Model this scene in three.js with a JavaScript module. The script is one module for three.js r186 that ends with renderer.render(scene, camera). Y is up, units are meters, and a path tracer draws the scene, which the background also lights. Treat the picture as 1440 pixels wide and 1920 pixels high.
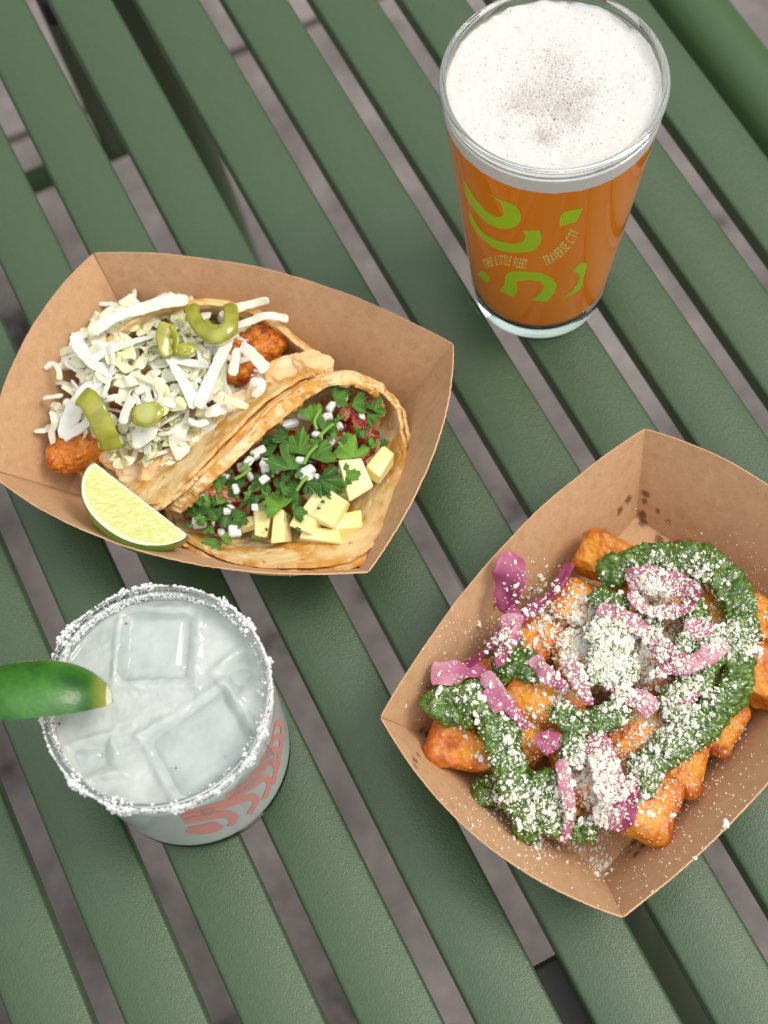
import * as THREE from 'three';
import { ImprovedNoise } from 'three/addons/math/ImprovedNoise.js';
import { RoundedBoxGeometry } from 'three/addons/geometries/RoundedBoxGeometry.js';
import { mergeGeometries, mergeVertices, toCreasedNormals } from 'three/addons/utils/BufferGeometryUtils.js';
import { FontLoader } from 'three/addons/loaders/FontLoader.js';
import { MeshBVH } from 'three-mesh-bvh';

// ---------------------------------------------------------------- camera, sky, sun, exposure
const T = 0.74;                                   // height of the table top above the ground
const V3 = (x, y, z) => new THREE.Vector3(x, y, z);
const PITCH = 1.16583, ROLL = -0.13536, FOCAL = 2770.28, EYE = V3(0, T + 0.61032, 0);
const FWD = V3(0, -Math.sin(PITCH), -Math.cos(PITCH)), LEVEL = V3(1, 0, 0), UP0 = V3().crossVectors(LEVEL, FWD);
const RIGHT = LEVEL.clone().multiplyScalar(Math.cos(ROLL)).addScaledVector(UP0, Math.sin(ROLL));
const UPV = UP0.clone().multiplyScalar(Math.cos(ROLL)).addScaledVector(LEVEL, -Math.sin(ROLL));

const scene = new THREE.Scene();
const camera = new THREE.PerspectiveCamera(2 * Math.atan(960 / FOCAL) * 180 / Math.PI, 0.75, 0.05, 60);
camera.position.copy(EYE);
camera.up.copy(UPV);
camera.lookAt(EYE.clone().add(FWD));
camera.focus = 0.60;
camera.userData.fStop = 9;
scene.add(camera);

const SUN = V3(0.56, 0.80, -0.02).normalize();
const OPEN = V3(0.15, 0.40, 0.90).normalize();              // open sky behind the photographer
{ // overcast sky, brighter in a broad region round the veiled sun
  const w = 256, h = 128, d = new Float32Array(w * h * 4), v = V3();
  for (let j = 0; j < h; j++) for (let i = 0; i < w; i++) {
    const el = ((j + 0.5) / h - 0.5) * Math.PI, az = ((i + 0.5) / w - 0.5) * 2 * Math.PI;
    v.set(Math.cos(el) * Math.cos(az), Math.sin(el), Math.cos(el) * Math.sin(az));
    const s = Math.max(0, Math.sin(el)), c = Math.max(0, v.dot(SUN));
    const cloud = 1 + 0.10 * Math.sin(v.x * 5 + 2 * Math.sin(v.z * 4)) * s;
    const L = (0.27 + 0.55 * s * s + 0.95 * Math.pow(s, 7) + 0.45 * Math.pow(c, 4) + 0.55 * Math.pow(Math.max(0, v.dot(OPEN)), 3)) * cloud * (el < 0 ? 0.5 : 1);
    d.set([L * 1.0, L * 1.0, L * 1.0, 1], (j * w + i) * 4);
  }
  const sky = new THREE.DataTexture(d, w, h, THREE.RGBAFormat, THREE.FloatType);
  sky.mapping = THREE.EquirectangularReflectionMapping; sky.magFilter = THREE.LinearFilter; sky.minFilter = THREE.LinearFilter; sky.needsUpdate = true;
  scene.background = sky; scene.environment = sky;
}
const sun = new THREE.DirectionalLight(0xfff4e6, 1.6);
sun.position.copy(SUN).multiplyScalar(4).add(V3(0, T, -0.3));
sun.target.position.set(0, T, -0.3);
sun.castShadow = true; sun.shadow.radius = 42; sun.shadow.mapSize.set(2048, 2048);
Object.assign(sun.shadow.camera, { left: -1, right: 1, top: 1, bottom: -1, near: 0.5, far: 8 });
scene.add(sun, sun.target);

const renderer = new THREE.WebGLRenderer({ antialias: true });
renderer.toneMapping = THREE.LinearToneMapping;
renderer.toneMappingExposure = 1.04;
renderer.shadowMap.enabled = true;

// ---------------------------------------------------------------- helpers
function rng(seed) { let a = seed >>> 0; return () => { a = (a + 0x6d2b79f5) | 0; let t = Math.imul(a ^ (a >>> 15), 1 | a); t = (t + Math.imul(t ^ (t >>> 7), 61 | t)) ^ t; return ((t ^ (t >>> 14)) >>> 0) / 4294967296; }; }
const perlin = new ImprovedNoise();
const noise = (x, y, z) => perlin.noise(x + 31.7, y + 17.3, z + 53.1);
const fbm = (x, y, z, o = 3) => { let s = 0, a = 1, f = 1; for (let k = 0; k < o; k++) { s += a * noise(x * f, y * f, z * f); a *= 0.5; f *= 2.03; } return s; };
const lerp = THREE.MathUtils.lerp, clamp = THREE.MathUtils.clamp, smooth = THREE.MathUtils.smoothstep;
const mix3 = (a, b, t) => [lerp(a[0], b[0], t), lerp(a[1], b[1], t), lerp(a[2], b[2], t)];
const MM = 0.001;
// direction of sight of a pixel of the photograph, and the point where it passes a height (mm) over the table
const sight = (px, py) => FWD.clone().addScaledVector(RIGHT, (px - 720) / FOCAL).addScaledVector(UPV, -(py - 960) / FOCAL);
const at = (px, py, h = 0) => { const d = sight(px, py); return d.multiplyScalar((T + h * MM - EYE.y) / d.y).add(EYE); };
const pathOf = (list) => new THREE.CatmullRomCurve3(list.map((p) => p.isVector3 ? p : at(p[0], p[1], p[2])), false, 'centripetal');

const taken = {};
const numbered = (n) => { const k = taken[n] = (taken[n] ?? -1) + 1; return k ? n + '_' + String(k).padStart(3, '0') : n; };
function tag(o, label, category, group, kind) {
  if (label) o.userData.label = label;
  if (category) o.userData.category = category;
  if (group) o.userData.group = group;
  if (kind) o.userData.kind = kind;
  return o;
}
function thing(name, label, category, base, group) {
  const o = new THREE.Group(); o.name = numbered(name); o.position.copy(base); scene.add(o);
  return tag(o, label, category, group);
}
const originOf = (o) => { const v = V3(); for (let p = o; p && p !== scene; p = p.parent) v.add(p.position); return v; };
function part(name, geometry, material, parent, label) {       // the geometry is given in the place's own axes
  const o = originOf(parent), m = new THREE.Mesh(geometry.translate(-o.x, -o.y, -o.z), material);
  m.name = name; m.castShadow = m.receiveShadow = true; parent.add(m);
  if (label) m.userData.label = label;
  return m;
}
function single(name, label, category, geometry, material, group, kind) {   // a thing that is one mesh
  geometry.computeBoundingBox();
  const b = geometry.boundingBox, base = V3((b.min.x + b.max.x) / 2, b.min.y, (b.min.z + b.max.z) / 2);
  const m = new THREE.Mesh(geometry.translate(-base.x, -base.y, -base.z), material);
  m.name = numbered(name); m.position.copy(base); m.castShadow = m.receiveShadow = true; scene.add(m);
  return tag(m, label, category, group, kind);
}
function grid(nu, nv, fn, color, closeU = false) {
  const pos = [], uv = [], col = [], idx = [], p = V3(), W = nu + 1;
  for (let j = 0; j <= nv; j++) for (let i = 0; i <= nu; i++) {
    const u = i / nu, v = j / nv; fn(closeU && i === nu ? 0 : u, v, p); pos.push(p.x, p.y, p.z); uv.push(u, v);
    if (color) col.push(...color(u, v, p));
  }
  for (let j = 0; j < nv; j++) for (let i = 0; i < nu; i++) { const a = j * W + i; idx.push(a, a + 1, a + W, a + 1, a + W + 1, a + W); }
  const g = new THREE.BufferGeometry();
  g.setAttribute('position', new THREE.Float32BufferAttribute(pos, 3));
  g.setAttribute('uv', new THREE.Float32BufferAttribute(uv, 2));
  if (color) g.setAttribute('color', new THREE.Float32BufferAttribute(col, 3));
  g.setIndex(idx); g.computeVertexNormals();
  if (closeU) {
    const n = g.attributes.normal;
    for (let j = 0; j <= nv; j++) { const a = j * W, b = a + nu, x = V3(n.getX(a) + n.getX(b), n.getY(a) + n.getY(b), n.getZ(a) + n.getZ(b)).normalize(); n.setXYZ(a, x.x, x.y, x.z); n.setXYZ(b, x.x, x.y, x.z); }
  }
  return g;
}
// a sheet with thickness: fn gives the upper face; the lower face lies `thick(u,v)` below along the normal
function shell(nu, nv, fn, thick, color, edgeColor) {
  const top = grid(nu, nv, fn), P = top.attributes.position, N = top.attributes.normal, W = nu + 1, count = P.count;
  const pos = [], col = [], uv = [], idx = [...top.index.array], p = V3();
  for (const side of [0, 1]) for (let k = 0; k < count; k++) {
    const u = (k % W) / nu, v = Math.floor(k / W) / nv, t = side * (typeof thick === 'number' ? thick : thick(u, v));
    p.fromBufferAttribute(P, k); 
    const c = color ? color(u, v, p, side) : null;
    pos.push(p.x - N.getX(k) * t, p.y - N.getY(k) * t, p.z - N.getZ(k) * t); uv.push(u, v);
    if (c) col.push(...c);
  }
  const n0 = top.index.count;
  for (let k = 0; k < n0; k += 3) idx.push(idx[k] + count, idx[k + 2] + count, idx[k + 1] + count);
  const ring = [];
  for (let i = 0; i < nu; i++) ring.push(i);
  for (let j = 0; j < nv; j++) ring.push(j * W + nu);
  for (let i = nu; i > 0; i--) ring.push(nv * W + i);
  for (let j = nv; j > 0; j--) ring.push(j * W);
  const e0 = pos.length / 3;                                  // the rim has vertices of its own, so that its edges stay crisp
  for (const k of ring) for (const s of [0, 1]) { const q = k + s * count; pos.push(pos[q * 3], pos[q * 3 + 1], pos[q * 3 + 2]); uv.push(uv[q * 2], uv[q * 2 + 1]); if (color) col.push(...(edgeColor ? edgeColor(uv[q * 2], uv[q * 2 + 1]) : [col[q * 3], col[q * 3 + 1], col[q * 3 + 2]])); }
  const m = ring.length;
  for (let k = 0; k < m; k++) { const a = e0 + 2 * k, b = e0 + 2 * ((k + 1) % m); idx.push(a, a + 1, b, b, a + 1, b + 1); }
  const g = new THREE.BufferGeometry();
  g.setAttribute('position', new THREE.Float32BufferAttribute(pos, 3));
  g.setAttribute('uv', new THREE.Float32BufferAttribute(uv, 2));
  if (color) g.setAttribute('color', new THREE.Float32BufferAttribute(col, 3));
  g.setIndex(idx); g.computeVertexNormals();
  return g;
}
// a strip or a rope swept along a path; size(t) = [half width, half thickness] in m, roll(t) turns it about the path
function sweep(curve, segs, sides, size, { roll = () => 0, color, hint = V3(0, 1, 0), bump, square = 1 } = {}) {
  const pts = curve.getSpacedPoints(segs), tan = pts.map((_, i) => V3().subVectors(pts[Math.min(segs, i + 1)], pts[Math.max(0, i - 1)]).normalize());
  const side = tan.map((t) => V3().crossVectors(hint, t).normalize()), up = tan.map((t, i) => V3().crossVectors(t, side[i]).normalize());
  const g = grid(sides, segs, (u, v, p) => {
    const i = Math.round(v * segs), a = -u * 2 * Math.PI, [w, h] = size(v), r = roll(v);
    let c = Math.cos(a), s = Math.sin(a);
    if (square !== 1) { c = Math.sign(c) * Math.abs(c) ** square; s = Math.sign(s) * Math.abs(s) ** square; }
    const x = c * w, y = s * h, X = x * Math.cos(r) - y * Math.sin(r), Y = x * Math.sin(r) + y * Math.cos(r);
    p.copy(pts[i]).addScaledVector(side[i], X).addScaledVector(up[i], Y);
    if (bump) { const b = bump(p, u, v); p.addScaledVector(side[i], b * c).addScaledVector(up[i], b * s); }
  }, color, true);
  const P = g.attributes.position, caps = [];                 // close both ends
  for (const j of [0, segs]) {
    const c = P.count + caps.length, mid = V3(); for (let i = 0; i < sides; i++) mid.add(V3().fromBufferAttribute(P, j * (sides + 1) + i));
    caps.push([mid.divideScalar(sides), j, c]);
  }
  const pos = [...P.array], uv = [...g.attributes.uv.array], nor = [...g.attributes.normal.array], col = color ? [...g.attributes.color.array] : null, idx = [...g.index.array];
  for (const [mid, j, c] of caps) {
    pos.push(mid.x, mid.y, mid.z); uv.push(0.5, j / segs); const n = tan[j].clone().multiplyScalar(j ? 1 : -1); nor.push(n.x, n.y, n.z);
    if (col) { const k = j * (sides + 1) * 3; col.push(col[k], col[k + 1], col[k + 2]); }
    for (let i = 0; i < sides; i++) { const a = j * (sides + 1) + i; j ? idx.push(a, a + 1, c) : idx.push(a + 1, a, c); }
  }
  const out = new THREE.BufferGeometry();
  out.setAttribute('position', new THREE.Float32BufferAttribute(pos, 3)); out.setAttribute('uv', new THREE.Float32BufferAttribute(uv, 2)); out.setAttribute('normal', new THREE.Float32BufferAttribute(nor, 3));
  if (col) out.setAttribute('color', new THREE.Float32BufferAttribute(col, 3));
  out.setIndex(idx); return out;
}
const tube = (a, b, r, sides = 20) => sweep(new THREE.LineCurve3(a, b), 8, sides, () => [r, r], { hint: Math.abs(b.y - a.y) > 0.7 * a.distanceTo(b) ? V3(0, 0, 1) : V3(0, 1, 0) });
// gives each vertex a new place and a colour
function warp(g, move, color) {
  const P = g.attributes.position, p = V3(), n = V3(), N = g.attributes.normal, col = [];
  for (let k = 0; k < P.count; k++) {
    p.fromBufferAttribute(P, k); if (N) n.fromBufferAttribute(N, k);
    if (move) move(p, n); P.setXYZ(k, p.x, p.y, p.z);
    if (color) col.push(...color(p, n));
  }
  if (color) g.setAttribute('color', new THREE.Float32BufferAttribute(col, 3));
  if (move) g.computeVertexNormals();
  return g;
}
// a lump: a sphere of many faces pulled about by noise
function lump(r, detail, seed, amp, freq, color) {
  const g = mergeVertices(new THREE.IcosahedronGeometry(1, detail).deleteAttribute('uv').deleteAttribute('normal')); g.computeVertexNormals();
  return warp(g, (p) => { const d = 1 + amp * fbm(p.x * freq + seed, p.y * freq - seed * 0.7, p.z * freq + seed * 1.3, 4); p.multiplyScalar(d); p.x *= r[0]; p.y *= r[1]; p.z *= r[2]; }, color);
}
const std = (o) => new THREE.MeshStandardMaterial(o), phys = (o) => new THREE.MeshPhysicalMaterial(o);
const lin = (r, g, b) => new THREE.Color().setRGB(r, g, b);
function dataTexture(w, h, fn, srgb) {
  const d = new Uint8Array(w * h * 4);
  for (let j = 0; j < h; j++) for (let i = 0; i < w; i++) { const c = fn(i, j); d.set([c[0], c[1], c[2], 255], (j * w + i) * 4); }
  const t = new THREE.DataTexture(d, w, h); t.wrapS = t.wrapT = THREE.RepeatWrapping; t.magFilter = t.minFilter = THREE.LinearFilter;
  if (srgb) t.colorSpace = THREE.SRGBColorSpace; t.needsUpdate = true; return t;
}
function canvasTexture(w, h, draw, srgb = true) {
  const c = document.createElement('canvas'); c.width = w; c.height = h; draw(c.getContext('2d'), w, h);
  const t = new THREE.CanvasTexture(c); t.wrapS = t.wrapT = THREE.RepeatWrapping; t.magFilter = THREE.LinearFilter; if (srgb) t.colorSpace = THREE.SRGBColorSpace; return t;
}

// ---------------------------------------------------------------- ground: large concrete slabs with open joints
const tilingNoise = (n, seed, sharp) => { // a tile of value noise, smooth over its edges
  const r = rng(seed), oct = [4, 8, 16, 32, 64, 128].map((k) => [k, Float32Array.from({ length: k * k }, r)]);
  return (x, y) => { let s = 0, a = 0; oct.forEach(([k, v], o) => { const w = sharp ** o, X = x / n * k, Y = y / n * k, i = Math.floor(X), j = Math.floor(Y), fx = X - i, fy = Y - j, sx = fx * fx * (3 - 2 * fx), sy = fy * fy * (3 - 2 * fy), q = (a, b) => v[(b % k) * k + (a % k)]; s += w * lerp(lerp(q(i, j), q(i + 1, j), sx), lerp(q(i, j + 1), q(i + 1, j + 1), sx), sy); a += w; }); return s / a; };
};
const ground = new THREE.Group(); ground.name = 'ground'; scene.add(ground); tag(ground, 'grey concrete paving with open joints below the slatted table', null, null, 'structure');
{
  const n = 512, f = tilingNoise(n, 5, 0.75), tex = dataTexture(n, n, (i, j) => { const v = f(i, j), w = f((i * 3 + 77) % n, (j * 3) % n); const k = 172 + 150 * (v - 0.5) + 60 * (w - 0.5) - (v < 0.36 ? 40 * (0.36 - v) / 0.1 : 0); return [k, k * 0.96, k * 0.95].map((x) => clamp(x, 20, 255)); }, true);
  const bump = dataTexture(n, n, (i, j) => { const v = 255 * f((i * 5) % n, (j * 5) % n); return [v, v, v]; });
  const m = std({ color: lin(0.45, 0.437, 0.435), map: tex, bumpMap: bump, bumpScale: 0.0015, roughness: 0.92 });
  const a = at(30, 255, -740), b = at(590, 36, -740), dir = V3().subVectors(b, a).setY(0).normalize(), nor = V3(-dir.z, 0, dir.x), ang = Math.atan2(-dir.z, dir.x);
  const L = 2.2, D = 1.7, gap = 0.009, shape = new RoundedBoxGeometry(L - gap, 0.05, D - gap, 2, 0.005);
  const uv = shape.attributes.uv, P = shape.attributes.position; for (let k = 0; k < P.count; k++) uv.setXY(k, P.getX(k) / 0.8, P.getZ(k) / 0.8);
  const mid = a.clone().lerp(b, 0.5);
  for (let i = -3; i <= 2; i++) for (let j = -3; j <= 3; j++) {
    const s = new THREE.Mesh(shape, m); s.name = 'paving_slab'; s.receiveShadow = s.castShadow = true;
    s.position.copy(mid).addScaledVector(dir, (i + 0.52 + 0.09 * j) * L).addScaledVector(nor, (j + 0.5) * D).setY(-0.025 - 0.001 * ((i * 7 + j * 3 + 40) % 3)); s.rotation.y = ang + (((i + 5) * (j + 4)) & 1 ? Math.PI : 0);
    ground.add(s);
  }
  const bed = new THREE.Mesh(new THREE.PlaneGeometry(60, 60).rotateX(-Math.PI / 2), std({ color: lin(0.12, 0.1, 0.09), roughness: 1 })); bed.name = 'joint_bed'; bed.position.y = -0.03; bed.receiveShadow = true; ground.add(bed);
}

// ---------------------------------------------------------------- table: flat metal slats, round side tubes, folding legs
const TH = -0.34256, PERIOD = 0.0412, OFFSET = 0.0524, ACROSS = V3(Math.cos(TH), 0, Math.sin(TH)), ALONG = V3(-Math.sin(TH), 0, Math.cos(TH));
const onTable = (s, v, y = 0) => ACROSS.clone().multiplyScalar(s).addScaledVector(ALONG, v).setY(T + y);
const table = thing('slatted_table', 'green powder coated metal table of flat slats with round side tubes', 'table', V3(-0.05, 0, -0.27));
{
  const n = 512, f = tilingNoise(n, 11, 1.25), r = rng(3);
  const grain = dataTexture(n, n, (i, j) => { const v = 255 * clamp(0.5 + 2.2 * (f(i, j) - 0.5), 0, 1); return [v, v, v]; });
  const tone = dataTexture(n, n, (i, j) => { const v = 236 + 44 * (f((i * 2 + 100) % n, j) - 0.5) + 10 * (r() - 0.5); return [v, v, v].map((x) => clamp(x, 0, 255)); }, true);
  const paint = phys({ ior: 1.6, color: lin(0.058, 0.112, 0.049), map: tone, bumpMap: grain, bumpScale: 0.00011, roughness: 0.40, metalness: 0 });
  const plain = std({ color: lin(0.050, 0.108, 0.037), roughness: 0.42 }), black = std({ color: lin(0.015, 0.015, 0.015), roughness: 0.6 });
  const W = 0.0306, H = 0.0115, LEN = 1.8, R = 0.0024, sh = new THREE.Shape(), w = W / 2, h = H / 2;
  sh.moveTo(-w + R, -h); sh.lineTo(w - R, -h); sh.absarc(w - R, -h + R, R, -Math.PI / 2, 0); sh.lineTo(w, h - R); sh.absarc(w - R, h - R, R, 0, Math.PI / 2); sh.lineTo(-w + R, h); sh.absarc(-w + R, h - R, R, Math.PI / 2, Math.PI); sh.lineTo(-w, -h + R); sh.absarc(-w + R, -h + R, R, Math.PI, Math.PI * 1.5);
  const bar = toCreasedNormals(new THREE.ExtrudeGeometry(sh, { depth: LEN, bevelEnabled: false, curveSegments: 6, steps: 1 }).translate(0, 0, -LEN / 2), 0.5);
  { const uv = bar.attributes.uv, P = bar.attributes.position; for (let k = 0; k < P.count; k++) uv.setXY(k, (P.getX(k) + P.getY(k)) / 0.026, P.getZ(k) / 0.026); }
  const o = originOf(table);
  for (let k = -15; k <= 7; k++) {
    const s = new THREE.Mesh(bar, paint); s.name = 'slat'; s.castShadow = s.receiveShadow = true;
    s.position.copy(onTable(OFFSET + k * PERIOD - w, -0.20 + 0.013 * (k % 3), -h)).sub(o); s.rotation.y = Math.atan2(ALONG.x, ALONG.z); table.add(s);
  }
  for (const s of [OFFSET + 7 * PERIOD + 0.0225, OFFSET - 16 * PERIOD - 0.008]) part('side_tube', tube(onTable(s, -1.1, -0.0125), onTable(s, 0.7, -0.0125), 0.0175, 40), plain, table);
  for (const v of [-1.1, 0.7]) part('end_tube', tube(onTable(OFFSET - 16 * PERIOD - 0.008, v, -0.0125), onTable(OFFSET + 7 * PERIOD + 0.0225, v, -0.0125), 0.0175, 24), plain, table);
  // folding legs seen through the gaps at the far end, and one at the near end
  part('leg', tube(at(85, -40, -16), at(216, 272, -330), 0.010), plain, table);
  part('leg', tube(at(232, -60, -16), at(520, 640, -739), 0.0135), plain, table);
  part('leg_brace', tube(at(-60, 392, -330), at(240, 266, -330), 0.0095), plain, table);
  part('leg', tube(at(1100, 1610, -11), at(1650, 2490, -739), 0.0125), plain, table);
  const box = (p, x, y, z) => { const g = new RoundedBoxGeometry(x, y, z, 2, 0.003).rotateY(Math.atan2(ALONG.x, ALONG.z)); return g.translate(p.x, p.y, p.z); };
  part('leg_bracket', box(at(150, -28, -22), 0.05, 0.02, 0.024), black, table);
  part('leg_bracket', box(at(1092, 1905, -40), 0.026, 0.05, 0.05), black, table);
}
// ---------------------------------------------------------------- kraft paper trays
const kraftMap = canvasTexture(1024, 1024, (c, w, h) => {
  const r = rng(21); c.fillStyle = 'rgb(216,178,140)'; c.fillRect(0, 0, w, h);
  const wrap = (x, y, f) => { for (const dx of [-w, 0, w]) for (const dy of [-h, 0, h]) if (x + dx > -60 && x + dx < w + 60 && y + dy > -60 && y + dy < h + 60) f(x + dx, y + dy); };
  for (let k = 0; k < 900; k++) { const x = r() * w, y = r() * h, s = 8 + r() * 22; c.fillStyle = r() < 0.5 ? 'rgba(150,105,70,0.05)' : 'rgba(245,220,190,0.05)'; wrap(x, y, (X, Y) => { c.beginPath(); c.arc(X, Y, s, 0, 7); c.fill(); }); }
  for (let k = 0; k < 15000; k++) {
    const x = r() * w, y = r() * h, a = (r() - 0.5) * 1.6, l = 6 + r() * 22, q = r();
    c.strokeStyle = q < 0.5 ? `rgba(140,92,55,${0.05 + 0.12 * r()})` : `rgba(250,225,190,${0.04 + 0.12 * r()})`; c.lineWidth = 0.6 + 1.3 * r();
    wrap(x, y, (X, Y) => { c.beginPath(); c.moveTo(X, Y); c.quadraticCurveTo(X + l * Math.cos(a) * 0.5 + (r() - 0.5) * 6, Y + l * Math.sin(a) * 0.5, X + l * Math.cos(a), Y + l * Math.sin(a)); c.stroke(); });
  }
  for (let k = 0; k < 420; k++) { const x = r() * w, y = r() * h; c.fillStyle = r() < 0.7 ? `rgba(70,40,20,${0.3 + 0.5 * r()})` : `rgba(255,240,215,${0.3 + 0.4 * r()})`; c.beginPath(); c.ellipse(x, y, 0.8 + 2.6 * r() * r(), 0.8 + 1.2 * r(), r() * 3, 0, 7); c.fill(); }
});
const kraft = std({ color: lin(0.83, 0.772, 0.715), map: kraftMap, bumpMap: kraftMap, bumpScale: 0.00012, roughness: 0.86, vertexColors: true });
const trayParts = [];                                        // meshes that things can lie on
function tray(root, base, top, bulge, stains, seed) {
  stains = stains.map(([x, y, r, k]) => [x, y, r, k]); let spots = [];
  const stain = (p) => { let s = 1; for (const [c, r, k] of spots) { const d = p.distanceTo(c) / r + 0.35 * noise(p.x * 900, p.y * 900, p.z * 900); if (d < 1) s = Math.min(s, lerp(k, 1, smooth(d, 0.55, 1))); } return s; };
  const tone = (p, e = 1) => { const s = stain(p), k = e * (1 + 0.05 * noise(p.x * 70, p.y * 70, p.z * 70)); return [k * s, k * s ** 1.12, k * s ** 1.35]; };
  const out = [];
  const q = base.map((b) => b.clone());
  const wallAt = (s, endGap = [0, 0]) => {
    const a0 = q[s], b0 = q[(s + 1) % 4], a1 = top[s], b1 = top[(s + 1) % 4], [outw, up, bend] = bulge[s];
    const mid = a1.clone().lerp(b1, 0.5), o = V3().subVectors(mid, a0.clone().lerp(b0, 0.5)).setY(0).normalize();
    const ctrl = mid.clone().addScaledVector(o, 2 * outw).add(V3(0, 2 * up, 0)), e0 = V3(), e1 = V3();
    return (u0, v, p) => {
      const u = lerp(endGap[0] * v, 1 - endGap[1] * v, u0);
      e0.copy(a0).lerp(b0, u);
      e1.set(0, 0, 0).addScaledVector(a1, (1 - u) * (1 - u)).addScaledVector(ctrl, 2 * u * (1 - u)).addScaledVector(b1, u * u);
      p.copy(e0).lerp(e1, v).addScaledVector(o, -bend * Math.sin(Math.PI * v) * Math.sin(Math.PI * u));
      const n = 0.0005 * fbm(p.x * 28 + seed, p.y * 28, p.z * 28, 2); p.y += n * v; p.addScaledVector(o, 0.6 * n + (v > 0.99 ? 0.00025 * noise(u * 90, seed, 0) : 0));
    };
  };
  const rough = mergeGeometries([grid(4, 4, (u, v, p) => p.copy(q[0]).lerp(q[1], u).lerp(V3().copy(q[3]).lerp(q[2], u), v)), ...[0, 1, 2, 3].map((s) => grid(40, 12, wallAt(s)))]), look = new MeshBVH(rough), ray = new THREE.Ray();
  spots = stains.map(([x, y, r, k]) => { ray.origin.copy(EYE); ray.direction.copy(sight(x, y)).normalize(); const h = look.raycastFirst(ray, THREE.DoubleSide); return h && [h.point.clone(), r, k]; }).filter(Boolean);
  const floor = shell(90, 60, (u, v, p) => { p.copy(q[0]).lerp(q[1], u).lerp(V3().copy(q[3]).lerp(q[2], u), v); p.y += 0.0003 * noise(p.x * 40, 1, p.z * 40); }, -0.0005, (u, v, p) => tone(p));
  const uvm = (g, U, Vv, ou) => { const uv = g.attributes.uv; for (let k = 0; k < uv.count; k++) uv.setXY(k, uv.getX(k) * U / 0.075 + ou, uv.getY(k) * Vv / 0.075 + ou * 1.7); return g; };
  out.push(part('base_panel', uvm(floor, q[0].distanceTo(q[1]), q[1].distanceTo(q[2]), 0.1 + seed), kraft, root));
  for (let s = 0; s < 4; s++) {
    const a0 = q[s], b0 = q[(s + 1) % 4], a1 = top[s], b1 = top[(s + 1) % 4], [outw, up, bend, endGap] = bulge[s];
    const g = shell(130, 44, wallAt(s, endGap), 0.0006, (u, v, p, side) => tone(p, side ? 0.95 : 1), () => [1.28, 1.3, 1.34]);
    out.push(part('side_panel', uvm(g, a1.distanceTo(b1), a0.distanceTo(a1), 0.37 * s + seed), kraft, root));
  }
  trayParts.push(...out);
  return out;
}
const Rr = (o, f) => (r) => o + f * r;
const tacoTray = thing('paper_tray', 'brown kraft paper tray holding two tacos and a lime wedge', 'food tray', V3(-0.064, T, -0.305));
{
  const C = [at(176, 475, 39), at(848, 645, 40), at(690, 1071, 38), at(-30, 877, 40)];
  const a = V3().subVectors(C[1], C[0]).setY(0).normalize(), b = V3().subVectors(C[2], C[1]).setY(0); b.addScaledVector(a, -b.dot(a)).normalize();
  const inset = [[21, 19], [-20, 19], [-22, -13], [24, -13]], y = T + 0.0011;
  const B = C.map((c, i) => c.clone().addScaledVector(a, inset[i][0] * MM).addScaledVector(b, inset[i][1] * MM).setY(y));
  tray(tacoTray, B, C, [[0.0085, 0.009, 0.0006, [0.001, 0]], [0.010, 0.007, -0.001, [0, 0]], [0.019, 0.005, -0.002, [0, 0.001]], [0.006, 0.009, 0, [0.004, 0.004]]],
    [[150, 925, 0.006, 0.8]], 0.2);
}
const friesTray = thing('paper_tray', 'brown kraft paper tray of fried potatoes, spotted with grease', 'food tray', V3(0.09, T, -0.168));
const friesA = V3(), friesB = V3();
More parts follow.
